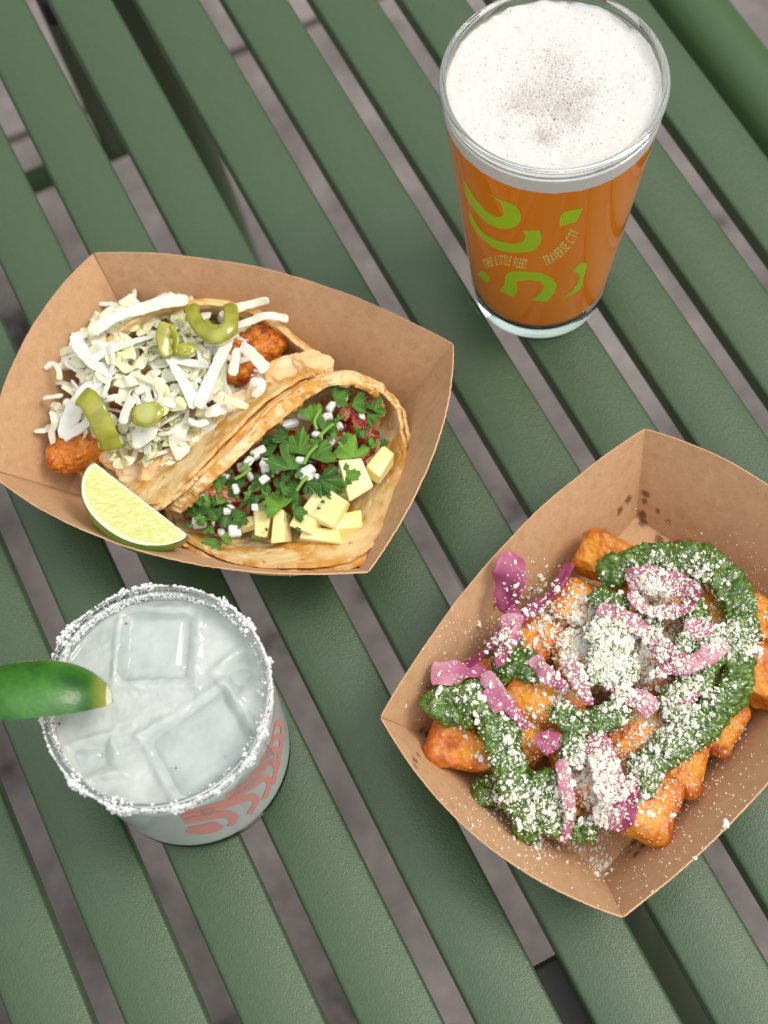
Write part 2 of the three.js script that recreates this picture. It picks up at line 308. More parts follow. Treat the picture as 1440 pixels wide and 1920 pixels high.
{
  const C = [at(716, 1345, 40), at(1210, 805, 40), at(1215, 805, 40), at(1168, 1718, 40)];
  C[2] = C[1].clone().add(C[3]).sub(C[0]);
  friesA.subVectors(C[1], C[0]).setY(0).normalize(); friesB.subVectors(C[3], C[0]).setY(0); friesB.addScaledVector(friesA, -friesB.dot(friesA)).normalize();
  const inset = [[14, 13.5], [-19, 15], [-16, -15], [14, -17]], y = T + 0.0011;
  const B = C.map((c, i) => c.clone().addScaledVector(friesA, inset[i][0] * MM).addScaledVector(friesB, inset[i][1] * MM).setY(y));
  const st = (x, yy, h, r, k) => [x, yy, r * MM, k];
  tray(friesTray, B, C, [[0.0095, 0.006, 0.0004, [0, 0]], [0.008, 0.007, 0.0004, [0, 0]], [0.010, 0.006, 0.0006, [0, 0]], [0.013, 0.006, 0, [0, 0]]],
    [st(1178, 936, 12, 2.6, 0.35), st(1162, 958, 9, 2.4, 0.35), st(1210, 926, 14, 2.4, 0.35), st(1208, 940, 11, 1.6, 0.4), st(1204, 965, 6, 2.6, 0.32), st(1206, 980, 3, 2.6, 0.35), st(1233, 958, 9, 1.7, 0.4), st(1252, 978, 7, 1.5, 0.45),
      st(1236, 1012, 3, 3, 0.35), st(1272, 1022, 5, 3.4, 0.35), st(1297, 1024, 7, 3.6, 0.32), st(1328, 1024, 9, 2.4, 0.5), st(1131, 1000, 6, 2.4, 0.4), st(1096, 1002, 12, 1.8, 0.5), st(929, 1136, 20, 2.2, 0.4), st(985, 1120, 14, 2.6, 0.5), st(1000, 1105, 12, 2.2, 0.45), st(804, 1286, 20, 2.4, 0.5),
      st(778, 1425, 10, 2.2, 0.42), st(784, 1415, 10, 1.8, 0.42), st(780, 1437, 10, 1.6, 0.5), st(790, 1370, 6, 2.2, 0.45), st(800, 1380, 5, 2.6, 0.4), st(815, 1390, 4, 3, 0.4),
      st(1188, 1580, 4, 2.0, 0.4), st(1208, 1583, 5, 2.6, 0.38), st(1192, 1602, 6, 2.4, 0.38), st(1180, 1597, 5, 1.4, 0.5), st(1300, 1455, 10, 2.2, 0.6), st(1385, 1090, 14, 4, 0.7), st(1360, 1060, 12, 2.6, 0.62),
      st(900, 1485, 8, 7, 0.8), st(985, 1575, 6, 7, 0.8), st(1120, 1600, 1, 6, 0.85)], 0.6);
}
// ---------------------------------------------------------------- pint of beer
const glassMat = phys({ color: lin(0.97, 0.985, 0.975), roughness: 0.015, transmission: 1, thickness: 0.003, ior: 1.5, attenuationColor: lin(0.86, 0.93, 0.90), attenuationDistance: 0.03, specularIntensity: 0.6 });
const lathe = (pts, seg = 128) => new THREE.LatheGeometry(pts.map(([r, y]) => new THREE.Vector2(r * MM, y * MM)), seg);
const place = (g, c) => g.translate(c.x, c.y, c.z);
const pintBase = onXZ(0.08757, -0.36838);
function onXZ(x, z, y = 0) { return V3(x, T + y * MM, z); }
const pint = thing('pint_glass', 'pint glass of amber beer with a thick white head and lime green print', 'pint of beer', pintBase);
const pintR = (y) => lerp(30.9, 44.3, y / 149);               // outer radius at a height, mm
// where the sight line through a pixel first meets the outside of a round glass
function onGlass(c, radius, px, py, lift = 0.12, top = 0.15) {
  const d = sight(px, py).normalize(), p = V3();
  const out = (t) => { p.copy(EYE).addScaledVector(d, t); return Math.hypot(p.x - c.x, p.z - c.z) - radius((p.y - T) / MM) * MM; };
  let t = 0.3; while (t < 1.1 && (out(t) > 0 || p.y > T + top)) t += 0.0004;
  let a = t - 0.0004, b = t; for (let k = 0; k < 24; k++) { const m = (a + b) / 2; out(m) > 0 ? a = m : b = m; }
  out(b); const n = V3(p.x - c.x, 0, p.z - c.z).normalize();
  return V3().copy(p).addScaledVector(n, lift * MM);
}
// a printed stroke on the glass, made of fine strands that lie side by side
function printStroke(c, radius, inner, outer, strands, gapW, segs = 46) {
  const ci = new THREE.CatmullRomCurve3(inner.map(([x, y]) => V3(x, y, 0)), false, 'centripetal'), co = new THREE.CatmullRomCurve3(outer.map(([x, y]) => V3(x, y, 0)), false, 'centripetal');
  const gs = [], r = rng(Math.round(inner[0][0] * 7 + inner[0][1]));
  for (let k = 0; k < strands; k++) {
    const a = (k + gapW / 2) / strands, b = (k + 1 - gapW / 2) / strands, cut0 = 0.012 * r(), cut1 = 1 - 0.012 * r();
    gs.push(grid(2, segs, (u, v, p) => { const t = lerp(cut0, cut1, v), i = ci.getPoint(t), o = co.getPoint(t), w = lerp(a, b, u); p.copy(onGlass(c, radius, lerp(i.x, o.x, w), lerp(i.y, o.y, w), 0.12, radius(0) > 36 ? 0.088 : 0.15)); }));
  }
  return mergeGeometries(gs);
}
const font = await new FontLoader().loadAsync('fonts/droid/droid_sans_bold.typeface.json');
function printWords(c, radius, text, points, size, squeeze) {  // letters along a curve drawn on the glass
  const curve = new THREE.CatmullRomCurve3(points.map(([x, y]) => V3(x, y, 0))), len = curve.getLength(), gs = [];
  const widths = [...text].map((ch) => ch === ' ' ? 0.42 : (font.data.glyphs[ch].ha / font.data.resolution) * squeeze), total = widths.reduce((a, b) => a + b, 0), unit = len / total;
  let x = 0;
  [...text].forEach((ch, k) => {
    const w = widths[k] * unit, mid = clamp((x + w / 2) / len, 0, 1); x += w;
    if (ch === ' ') return;
    const o = curve.getPointAt(mid), t = curve.getTangentAt(mid), up = V3(t.y, -t.x, 0);
    const g = new THREE.ShapeGeometry(font.generateShapes(ch, 1), 3); g.computeBoundingBox(); const b = g.boundingBox, cx = (b.min.x + b.max.x) / 2, sx = (w * 0.74) / (b.max.x - b.min.x) * (ch === 'I' ? 0.42 : 1), P = g.attributes.position;
    for (let i = 0; i < P.count; i++) { const X = (P.getX(i) - cx) * sx, Y = (P.getY(i) - 0.36) * size * 1.36; const q = onGlass(c, radius, o.x + t.x * X + up.x * Y, o.y + t.y * X + up.y * Y); P.setXYZ(i, q.x, q.y, q.z); }
    g.computeVertexNormals(); gs.push(g);
  });
  return mergeGeometries(gs);
}
{
  const innerR = (y) => lerp(28.2, 42.0, (y - 13) / 134), fill = 135.8, skinR = (y) => pintR(y) - 0.05;
  // clear glass shows at the foot and above the fill; between them beer and wall read as one body, as they do to the eye
  const foot = [[0, 0.6], [26.5, 0.6], [28.6, 0], [30.1, 0.35], [30.75, 1.4], [pintR(6), 6], [pintR(11), 11], [pintR(13), 13], [pintR(13.4) - 1.4, 13.6], [24, 13.2], [12, 12.9], [0, 12.8]];
  const lip = [[pintR(143.6) - 0.02, 143.6]];
  for (let y = 144.5; y <= 147; y += 1) lip.push([pintR(y), y]);
  lip.push([pintR(147.4), 147.4], [44.45, 148.2], [44.2, 149.1], [43.4, 149.5], [42.4, 149.2], [41.7, 148.2], [innerR(146), 146], [innerR(143.6), 143.6], [pintR(143.6) - 0.02, 143.6]);
  part('glass_foot', place(lathe(foot, 160), pintBase), glassMat, pint); part('glass_rim', place(lathe(lip, 160), pintBase), glassMat, pint);
  const bp = [[0, 13], [12, 13.1], [24, 13.4], [skinR(13.5) - 2.2, 13.7], [skinR(15) - 0.5, 14.6]];
  for (let y = 17; y <= fill; y += 4) bp.push([skinR(y), y]);
  bp.push([skinR(fill), fill]);
  const beer = phys({ color: lin(0.95, 0.275, 0.008), roughness: 0.97, transmission: 0.12, ior: 1.34, specularIntensity: 0.1, clearcoat: 1, clearcoatRoughness: 0.02 });
  part('beer', place(lathe(bp, 160), pintBase), beer, pint);
  // the head: a creamy foam with fine pores, its top sunk a little and ragged where it clings to the glass
  const foamMap = canvasTexture(1024, 1024, (c, w, h) => {
    const r = rng(8); c.fillStyle = 'rgb(246,245,242)'; c.fillRect(0, 0, w, h);
    const blobs = [[0.50, 0.50, 0.13], [0.47, 0.60, 0.11], [0.56, 0.66, 0.08], [0.40, 0.50, 0.12], [0.52, 0.36, 0.10], [0.42, 0.75, 0.06], [0.62, 0.56, 0.09], [0.34, 0.57, 0.09]];
    for (const [x, y, s] of blobs) for (let k = 0; k < 1500; k++) { const a = r() * 6.3, d = s * Math.sqrt(-Math.log(1 - r() * 0.98)) * 0.75; c.fillStyle = `rgba(${110 + 40 * r()},${88 + 30 * r()},${84 + 30 * r()},${0.02 + 0.075 * r()})`; c.beginPath(); c.arc((x + d * Math.cos(a)) * w, (y + d * Math.sin(a)) * h, 1.2 + 3.2 * r(), 0, 7); c.fill(); }
    for (let k = 0; k < 9000; k++) {
      const x = r(), y = r(), m = Math.exp(-((x - 0.5) ** 2 + (y - 0.55) ** 2) / 0.05);
      if (r() > 0.10 + 0.9 * m) continue;
      const s = 0.8 + 2.9 * r() ** 4; c.fillStyle = `rgba(88,76,74,${0.16 + 0.5 * r() * (0.35 + m)})`; c.beginPath(); c.arc(x * w, y * h, s, 0, 7); c.fill();
      if (s > 1.6) { c.strokeStyle = 'rgba(255,255,255,0.8)'; c.lineWidth = 0.8; c.beginPath(); c.arc(x * w, y * h, s + 0.6, 0, 7); c.stroke(); }
    }
    for (let k = 0; k < 130; k++) { const a = r() * 6.3, d = 0.5 * Math.sqrt(r()), X = (0.5 + d * Math.cos(a)) * w, Y = (0.5 + d * Math.sin(a)) * h, q = 2 + 3.5 * r() ** 3; c.strokeStyle = `rgba(120,112,108,${0.25 + 0.4 * r()})`; c.lineWidth = 0.9; c.beginPath(); c.arc(X, Y, q, 0, 7); c.stroke(); }
    c.fillStyle = 'rgba(70,50,25,0.85)'; c.beginPath(); c.arc(0.475 * w, 0.665 * h, 4, 0, 7); c.fill();
  });
  const topY = 143.6, rim = innerR(144) + 0.05;
  const foamTop = grid(200, 70, (u, v, p) => {
    const a = u * 2 * Math.PI, r = rim * v, x = r * Math.cos(a), z = r * Math.sin(a);
    let y = topY + 1.0 * fbm(x * 0.05, 3, z * 0.05, 3) + 0.28 * fbm(x * 0.35, 9, z * 0.35, 3) - 1.2 * Math.exp(-(x * x + z * z) / 300);
    const e = smooth(v, 0.86, 1); y += e * (1.2 + 1.8 * fbm(Math.cos(a) * 3.2, Math.sin(a) * 3.2, 4, 3)) * (0.35 + 0.65 * smooth(Math.cos(a - 5.3), 0.1, 0.9));
    if (v > 0.965) y += 0.7 * noise(Math.cos(a) * 14, Math.sin(a) * 14, 2);
    p.set(pintBase.x + x * MM, T + Math.min(y, 147.4) * MM, pintBase.z + z * MM);
  }, null, true);
  const ft = foamTop.attributes, M = new THREE.Matrix4(); for (let k = 0; k < ft.uv.count; k++) ft.uv.setXY(k, 0.5 + (ft.position.getX(k) - pintBase.x) / 0.088, 0.5 - (ft.position.getZ(k) - pintBase.z) / 0.088);
  foamTop.setIndex([...foamTop.index.array].reduce((o, _, i, s) => (i % 3 ? o : (o.push(s[i], s[i + 2], s[i + 1]), o)), [])); foamTop.computeVertexNormals();
  const foamBand = grid(200, 16, (u, v, p) => {
    const a = -u * 2 * Math.PI, y0 = fill - 1.2 + 0.5 * noise(Math.cos(a) * 9, Math.sin(a) * 9, 1) + 0.3 * noise(Math.cos(a) * 40, Math.sin(a) * 40, 1), y = v < 0.8 ? lerp(y0, 143.5, v / 0.8) : lerp(143.5, 144.8, (v - 0.8) / 0.2), r = v < 0.81 ? skinR(y) + 0.02 : innerR(y) + 0.06;
    p.set(pintBase.x + r * Math.cos(a) * MM, T + y * MM, pintBase.z + r * Math.sin(a) * MM);
  }, null, true);
  { const uv = foamBand.attributes.uv; for (let k = 0; k < uv.count; k++) uv.setXY(k, uv.getX(k) * 3, 0.02 + 0.1 * uv.getY(k)); }
  const foam = part('foam_head', mergeGeometries([foamTop, foamBand]), phys({ color: lin(0.77, 0.765, 0.76), map: foamMap, bumpMap: foamMap, bumpScale: 0.0005, roughness: 0.97, specularIntensity: 0.3, clearcoat: 0.35, clearcoatRoughness: 0.05 }), pint);
  // the print: swooping strokes round two lines of words
  const green = std({ color: lin(0.46, 0.74, 0.02), roughness: 0.5, side: THREE.DoubleSide }), pale = std({ color: lin(0.80, 0.76, 0.20), roughness: 0.5, side: THREE.DoubleSide });
  const S = (inner, outer, n = 8) => part('printed_stroke', printStroke(pintBase, pintR, inner, outer, n, 0.13), green, pint);
  S([[874, 341], [882, 357], [900, 382], [922, 402], [938, 406], [944, 402], [943, 390], [935, 376], [917, 366]], [[873, 341], [875, 366], [892, 396], [921, 422], [952, 429], [972, 420], [977, 406], [970, 389], [917, 365]]);
  S([[881, 394], [890, 412], [908, 437], [938, 452], [967, 456], [981, 452], [985, 442], [980, 431]], [[880, 394], [884, 418], [902, 444], [934, 468], [977, 473], [1004, 467], [1015, 450], [1012, 431]]);
  S([[1059, 396], [1050, 406], [1049, 425]], [[1094, 389], [1088, 400], [1080, 416]], 7);
  S([[908, 506], [918, 521]], [[896, 513], [915, 532]], 6);
  S([[962, 557], [970, 546], [970, 528], [978, 526], [1000, 525], [1014, 529], [1020, 538], [1013, 549], [995, 564]], [[935, 545], [946, 534], [948, 516], [961, 509], [994, 509], [1027, 516], [1043, 533], [1038, 550], [1024, 566]], 9);
  S([[1072, 508], [1084, 513], [1084, 526], [1072, 545], [1050, 562]], [[1088, 492], [1099, 495], [1094, 520], [1088, 540], [1050, 563]], 7);
  part('printed_word', printWords(pintBase, pintR, 'THE LITTLE FLEET', [[909, 498], [924, 492], [945, 490], [966, 494], [988, 498]], 13.5, 0.62), pale, pint);
  part('printed_word', printWords(pintBase, pintR, 'TRAVERSE CITY', [[1020, 492], [1041, 482], [1061, 463], [1073, 447], [1080, 432]], 13.5, 0.62), pale, pint);
}

// ---------------------------------------------------------------- salted rocks glass with an iced cocktail
const rockBase = onXZ(-0.0921, -0.1631);
const rock = thing('rocks_glass', 'short glass of cloudy iced cocktail with a salted rim and pink print', 'cocktail', rockBase);
const rockR = (y) => y < 10 ? 39.6 + 0.9 * Math.sqrt(clamp(y / 10, 0, 1)) : lerp(40.5, 42.3, (y - 10) / 81);
const LEVEL_MM = 81;
const rockIn = (y) => lerp(37.8, 39.7, y / 91);
const cubes = [                                               // [px, py, height of top, size x, y, z, turn, tilt x, tilt z]
  [292, 1208, 84.2, 30, 26, 30, -0.14, 0.07, -0.08], [382, 1396, 83.8, 37, 26, 33, 0.45, -0.09, 0.11], [452, 1262, 81.5, 15, 20, 14, 0.6, -0.16, -0.2], [172, 1424, 81.4, 17, 20, 14, 0.15, 0.16, -0.16]];
const cubeGeo = [];
{
  const foot = [[0, 1.0], [34, 1.0], [37, 0.2], [39, 0.3], [39.7, 1.2], [rockR(4), 4], [rockR(6.9), 6.9], [38.6, 7.6], [20, 7.6], [0, 7.5]];
  const lip = [[rockR(82) - 0.02, 82], [rockR(85), 85], [rockR(88), 88], [42.25, 89.6], [41.9, 90.6], [41.2, 91], [40.5, 90.6], [40.1, 89.6], [rockIn(86), 86], [rockIn(82) - 0.1, 82], [rockR(82) - 0.02, 82]];
  part('glass_foot', place(lathe(foot, 144), rockBase), glassMat, rock); part('glass_rim', place(lathe(lip, 144), rockBase), glassMat, rock);
  const milk = phys({ vertexColors: true, color: lin(0.61, 0.66, 0.642), roughness: 0.97, transmission: 0.12, ior: 1.33, specularIntensity: 0.2, clearcoat: 0.9, clearcoatRoughness: 0.05 });
  const cen = cubes.map(([x, y, h]) => at(x, y, h).sub(rockBase).multiplyScalar(1000));
  const bp = [[0, 7.7], [20, 7.7], [38.4, 7.8], [rockR(9) - 0.3, 8.6]];
  for (let y = 11; y < 81; y += 5) bp.push([rockR(y) - 0.05, y]);
  bp.push([rockR(81) - 0.05, 81], [rockIn(81) + 0.08, LEVEL_MM + 0.9]);
  const wall = lathe(bp, 144);
  const top = grid(220, 90, (u, v, p) => {
    const a = -u * 2 * Math.PI, r = (rockIn(81) + 0.08) * v, x = r * Math.cos(a), z = r * Math.sin(a);
    let y = LEVEL_MM + 0.9 * smooth(v, 0.955, 1) + 0.6 * fbm(x * 0.10, 5, z * 0.10, 3) + 0.12 * fbm(x * 0.5, 7, z * 0.5, 2);
    cubes.forEach((c, k) => {                                  // the drink climbs to the cubes and lies in pools over their tops
      const dx = x - cen[k].x, dz = z - cen[k].z, t = c[6], X = Math.abs(dx * Math.cos(t) - dz * Math.sin(t)) - c[3] / 2, Z = Math.abs(dx * Math.sin(t) + dz * Math.cos(t)) - c[5] / 2;
      const d = Math.max(X, Z) + 0.5 * noise(x * 0.25, k, z * 0.25), rim = Math.exp(-((d - 0.4) ** 2) / 3.2);
      y += 1.6 * rim * (0.4 + 0.6 * noise(x * 0.16 + k, 2, z * 0.16) + 0.35);
      if (d < -1.2) y -= lerp(0, 1.9, smooth(-d, 1.2, 4.5));
    });
    p.set(x * MM, y * MM, z * MM);
  }, (u, v, p) => { const k = clamp(0.5 + 0.9 * fbm(p.x * 90, 3, p.z * 90, 4), 0, 1); return mix3([0.84, 0.87, 0.86], [1.06, 1.05, 1.04], k); }, true);
  warp(wall, null, () => [1.12, 1.12, 1.12]); top.deleteAttribute('uv'); wall.deleteAttribute('uv');  // drink's side painted brighter than its top, standing in for light scattered inside
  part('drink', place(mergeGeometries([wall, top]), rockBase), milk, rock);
  // print low on the wall
  const pink = std({ color: lin(0.80, 0.33, 0.29), roughness: 0.55, side: THREE.DoubleSide });
  const P = (inner, outer, n = 1) => part('printed_stroke', printStroke(rockBase, rockR, inner, outer, n, n > 1 ? 0.3 : 0.02), pink, rock);
  P([[345, 1562], [380, 1564], [405, 1559], [421, 1550]], [[352, 1551], [380, 1546], [400, 1541], [413, 1546]]);
  P([[344, 1545], [395, 1537], [424, 1534], [430, 1540], [424, 1549]], [[340, 1536], [395, 1524], [432, 1520], [447, 1531], [439, 1547]]);
  P([[338, 1535], [405, 1521], [456, 1504], [471, 1501], [473, 1508], [461, 1526]], [[335, 1529], [403, 1513], [455, 1493], [478, 1488], [487, 1499], [471, 1528]]);
  P([[335, 1528], [422, 1507], [473, 1480], [496, 1465], [500, 1473], [489, 1500]], [[333, 1523], [421, 1499], [471, 1470], [498, 1452], [510, 1460], [501, 1497]]);
  P([[423, 1497], [482, 1461], [508, 1435], [513, 1441], [506, 1474]], [[420, 1491], [480, 1453], [509, 1423], [521, 1427], [516, 1470]]);
  P([[440, 1484], [488, 1447], [514, 1411], [519, 1414], [516, 1444]], [[438, 1479], [487, 1441], [514, 1400], [526, 1402], [524, 1442]]);
  P([[468, 1458], [498, 1427], [518, 1386], [523, 1388], [522, 1414]], [[466, 1453], [497, 1421], [518, 1376], [529, 1380], [529, 1414]]);
  P([[488, 1430], [505, 1406], [519, 1362], [525, 1362], [526, 1384]], [[486, 1425], [504, 1400], [519, 1350], [529, 1354], [531, 1384]]);
  // salt on the rim: clumps of crystals outside, on and inside the lip
  const r = rng(77), grain = new THREE.IcosahedronGeometry(1, 0), n = 6600, salt = new THREE.InstancedMesh(grain, std({ color: lin(0.90, 0.91, 0.92), roughness: 0.45 }), n), m = new THREE.Matrix4(), q = new THREE.Quaternion(), e = new THREE.Euler();
  let k = 0;
  while (k < n) {
    const a = r() * 2 * Math.PI, dens = 0.16 + 0.9 * clamp(0.5 + 1.1 * fbm(Math.cos(a) * 4.5, Math.sin(a) * 4.5, 1, 4), 0, 1);
    const inside = r() < 0.30; let y, rad, s = (0.16 + 0.5 * r() ** 2.6) * MM;
    if (inside) {                                              // frost on the inner wall, thickest on the far left
      const left = Math.pow(0.5 + 0.5 * Math.cos(a - 4.1), 3); if (r() > 0.03 + 0.97 * left) continue;
      y = 91 - 0.3 - 5.2 * r() ** 1.1 - (left > 0.4 ? 1.2 * r() : 0); rad = rockIn(y) - 0.15 - 0.3 * r();
    } else {
      if (r() > dens) continue;
      const w = r(); if (w < 0.08) { y = 91 + 0.25 * r(); rad = 40.3 + 1.8 * r(); if (r() > dens - 0.2) continue; } else { y = 90.5 - (4.6 + 2.6 * dens) * r() ** 1.5; rad = rockR(y) + 0.1 + (0.7 + 1.2 * smooth(dens, 0.6, 1.05)) * r() ** 1.6 * dens; }
      if (dens > 0.85 && r() < 0.4) s *= 1.5;
    }
    q.setFromEuler(e.set(r() * 6, r() * 6, r() * 6)); m.compose(V3(rad * Math.cos(a) * MM, y * MM, rad * Math.sin(a) * MM), q, V3(s * (0.7 + 0.7 * r()), s * (0.6 + 0.6 * r()), s * (0.7 + 0.7 * r()))); salt.setMatrixAt(k++, m);
  }
  salt.name = 'salt_rim'; salt.userData.kind = 'stuff'; salt.castShadow = salt.receiveShadow = true; rock.add(salt);
  // ice cubes
  const ice = phys({ color: lin(0.92, 0.94, 0.945), roughness: 0.05, transmission: 0.94, thickness: 0, ior: 1.45 });
  const where = ['clear square ice cube floating by the salted far rim of the cocktail', 'largest ice cube, turned askew, floating at the near side of the cocktail', 'small sunken ice cube showing one corner near the pink print side of the rim', 'small ice cube just breaking the surface below the lime garnish'];
  cubes.forEach((c, i) => {
    const [x, y, h, sx, sy, sz, turn, tx, tz] = c, s = new RoundedBoxGeometry(sx * MM, sy * MM, sz * MM, 9, 7.2 * MM), p = at(x, y, h);
    warp(s, (p) => { const d = 0.0016 * fbm(p.x * 120 + i * 9, p.y * 120, p.z * 120, 2); p.multiplyScalar(1 + d / 0.013); if (p.y > sy * 0.35 * MM) p.y -= 0.0009 * Math.exp(-(p.x * p.x + p.z * p.z) / 5e-5); });
    s.translate(0, -sy / 2 * MM, 0).rotateX(tx).rotateZ(tz).rotateY(turn).translate(p.x, p.y, p.z);
    single('ice_cube', where[i], 'ice cube', s, ice, 'ice cubes in the cocktail');
  });
  // bits of chilli and zest that float on the drink
  const bits = []; [[237, 1169], [468, 1356], [422, 1418], [111, 1357], [330, 1440]].forEach(([x, y], i) => { const p = at(x, y, LEVEL_MM + 0.9), g = lump([0.0005, 0.0002, 0.0004], 1, i + 3, 0.4, 1.5); const c = i === 2 ? [0.6, 0.35, 0.01] : [0.35, 0.03, 0.01]; warp(g, null, () => c); bits.push(g.translate(p.x, p.y, p.z)); });
  single('spice_fleck', 'tiny red and yellow spice flecks floating on the cloudy cocktail', 'spice flecks', mergeGeometries(bits), std({ vertexColors: true, roughness: 0.6 }), null, 'stuff');
}
// lime garnish on the rim: a wedge seen from its skin side
function limeWedge(L, R, half, seedv, name, label, M, cutColor, dark = false) {
  // a spherical segment of a lime: long axis x, radius R, opened by `half` to both sides of -y; faces are cut planes through the axis
  const rindTone = (p) => { const k = clamp(0.5 + 0.8 * fbm(p.x * 60 + seedv, p.y * 60, p.z * 60, 3) + 0.25 * noise(p.x * 500, p.y * 500, p.z * 500), 0, 1); return mix3(dark ? [0.006, 0.078, 0.002] : [0.11, 0.29, 0.018], dark ? [0.042, 0.20, 0.006] : [0.30, 0.42, 0.05], k); };
  const prof = (u) => Math.pow(Math.max(0, 1 - Math.abs(2 * u - 1) ** 2.2), dark ? 0.5 : 0.55);
  const root = thing(name, label, 'lime wedge', V3(0, 0, 0).applyMatrix4(M));
  const tf = (g) => { g.applyMatrix4(M); g.computeVertexNormals(); return g; };
  const cut = dark ? 0.962 : 1;
  const skin = grid(90, 60, (u0, v, p) => { const u = u0 * cut; const a = lerp(-half, half, v), r = R * prof(u) * (1 + 0.012 * noise(u * 5, v * 3, seedv)) + 0.00012 * noise(u * 70, v * 50, seedv), x = (u - 0.5) * L + (Math.abs(u - 0.5) > 0.46 ? 0.0005 * Math.sign(u - 0.5) : 0); p.set(x, -r * Math.cos(a), r * Math.sin(a)); }, (u, v, p) => { const e = Math.max(smooth(u, 0.9, 1), smooth(1 - u, 0.94, 1)); return mix3(rindTone(p), [0.35, 0.33, 0.06], 0.7 * e); });
  part('rind', tf(skin), phys({ vertexColors: true, roughness: 0.38, clearcoat: 0.35, clearcoatRoughness: 0.25, bumpMap: null }), root);
  if (dark) part('flesh', tf(grid(24, 40, (u, v, p) => { const a = lerp(-half, half, v), r = R * prof(0.962) * u; p.set((0.462 + 0.03 * (1 - u * u)) * L, -r * Math.cos(a) * (0.95 - 0.1 * (1 - u)), r * Math.sin(a) * 0.95); }, (u, v) => mix3([0.78, 0.80, 0.62], cutColor[1], clamp(0.4 + noise(v * 14, u * 3, 2), 0, 1)))), phys({ vertexColors: true, roughness: 0.3, clearcoat: 0.4, clearcoatRoughness: 0.2, side: THREE.DoubleSide }), root);
  for (const s of [-1, 1]) {
    const face = grid(120, 44, (u, v, p) => {
      const rr = R * prof(u) * v, x = (u - 0.5) * L * (0.97 + 0.03 * v); let lift = 0.00045 * fbm(u * 30 + v * 4, v * 7, seedv + s, 3) * (v < 0.86 ? 1 : 0.1) - 0.0004 * Math.sin(Math.PI * v) ;
      p.set(x, -rr * Math.cos(half), s * (rr * Math.sin(half))).add(V3(0, lift * Math.sin(half), s * lift * Math.cos(half)));
    }, (u, v, p) => {
      const rimD = (1 - v) * prof(u) * R / MM, endD = Math.min(u, 1 - u) * L / MM; // mm to the skin
      const th = Math.atan2(v * prof(u) * R, (u - 0.5) * L), ray = fbm(th * 26 + seedv, v * 2.2, s, 3), cell = fbm(u * 18, v * 6, seedv, 3);
      let c = mix3(cutColor[0], cutColor[1], clamp(0.5 + 0.75 * ray + 0.3 * cell, 0, 1));
      const pith = Math.max(1 - smooth(rimD, 1.7, 2.5), 1 - smooth(endD, 1.2, 2.6), 1 - smooth(v * prof(u) * R / MM, 0.5, 1.3));
      c = mix3(c, [0.74, 0.76, 0.60], pith); if (rimD < 0.35) c = mix3(c, [0.14, 0.30, 0.02], 0.85);
      return c;
    });
    if (s > 0) face.setIndex([...face.index.array].reduce((o, _, i, q) => (i % 3 ? o : (o.push(q[i], q[i + 2], q[i + 1]), o)), []));
    part('flesh', tf(face), phys({ vertexColors: true, roughness: 0.28, clearcoat: 0.4, clearcoatRoughness: 0.2 }), root);
  }
  return root;
}
const basisM = (o, x, y) => { const X = x.clone().normalize(), Z = V3().crossVectors(X, y).normalize(), Y = V3().crossVectors(Z, X); return new THREE.Matrix4().makeBasis(X, Y, Z).setPosition(o); };
{
  const a = at(-78, 1340, 94), b = at(214, 1316, 92), o = a.clone().lerp(b, 0.5);
  limeWedge(a.distanceTo(b), 0.0182, 0.72, 2, 'lime_wedge', 'dark green lime wedge perched skin up on the salted cocktail rim', basisM(o, V3().subVectors(b, a), V3(0.02, -0.966, 0.24)), [[0.66, 0.70, 0.30], [0.80, 0.82, 0.52]], true);
  const c = at(178, 868, 42), d = at(350, 1002, 40), n = V3(0.36, 0.90, -0.06).normalize(); // lime by the fish taco: one cut face looks up
  const x = V3().subVectors(d, c).normalize(), down = V3().crossVectors(x, n).normalize();   // in the cut face, away from the core
  const dn = down.z > 0 ? down : down.negate();
  // the cut face holds x and dn; the wedge's middle lies half an opening below it
  const half = 0.62, y = dn.clone().multiplyScalar(Math.cos(half)).addScaledVector(n, -Math.sin(half)).negate();
  limeWedge(c.distanceTo(d) * 1.04, 0.0215, half, 7, 'lime_wedge', 'pale lime wedge cut face up against the fish taco in the paper tray', basisM(c.clone().lerp(d, 0.5), x, y), [[0.60, 0.63, 0.16], [0.76, 0.77, 0.38]]);
}
// ---------------------------------------------------------------- the two tacos
const lines = (list) => list.map((l) => pathOf(l));
function sheetOf(curves) {                                    // u runs along the fold, v across it through every guide line
  const cache = new Map();
  return (u, v, p) => {
    const k = Math.round(u * 4000);
    if (!cache.has(k)) cache.set(k, new THREE.CatmullRomCurve3(curves.map((c) => c.getPoint(u)), false, 'centripetal'));
    return p.copy(cache.get(k).getPoint(v));
  };
}
const tortillaTone = (seed) => (u, v, p) => {
  const a = clamp(0.5 + 0.9 * fbm(p.x * 75 + seed, p.y * 75, p.z * 75, 4), 0, 1), b = clamp(0.5 + 1.1 * fbm(p.x * 230, p.y * 230 + seed, p.z * 230, 3), 0, 1), e = Math.max(smooth(v, 0.93, 1), smooth(1 - v, 0.93, 1));
  let c = mix3([0.84, 0.63, 0.31], [0.68, 0.34, 0.06], smooth(a, 0.42, 0.85)); c = mix3(c, [0.84, 0.68, 0.42], 0.7 * smooth(b, 0.55, 0.95) * (1 - 0.6 * e)); c = mix3(c, [0.66, 0.34, 0.08], 0.45 * e * a + 0.2 * e);
  const d = noise(p.x * 420 + seed, p.y * 420, p.z * 420); if (d > 0.60) c = mix3(c, [0.24, 0.10, 0.03], smooth(d, 0.60, 0.72)); return c;
};
const tortillaMat = std({ vertexColors: true, roughness: 0.62 });
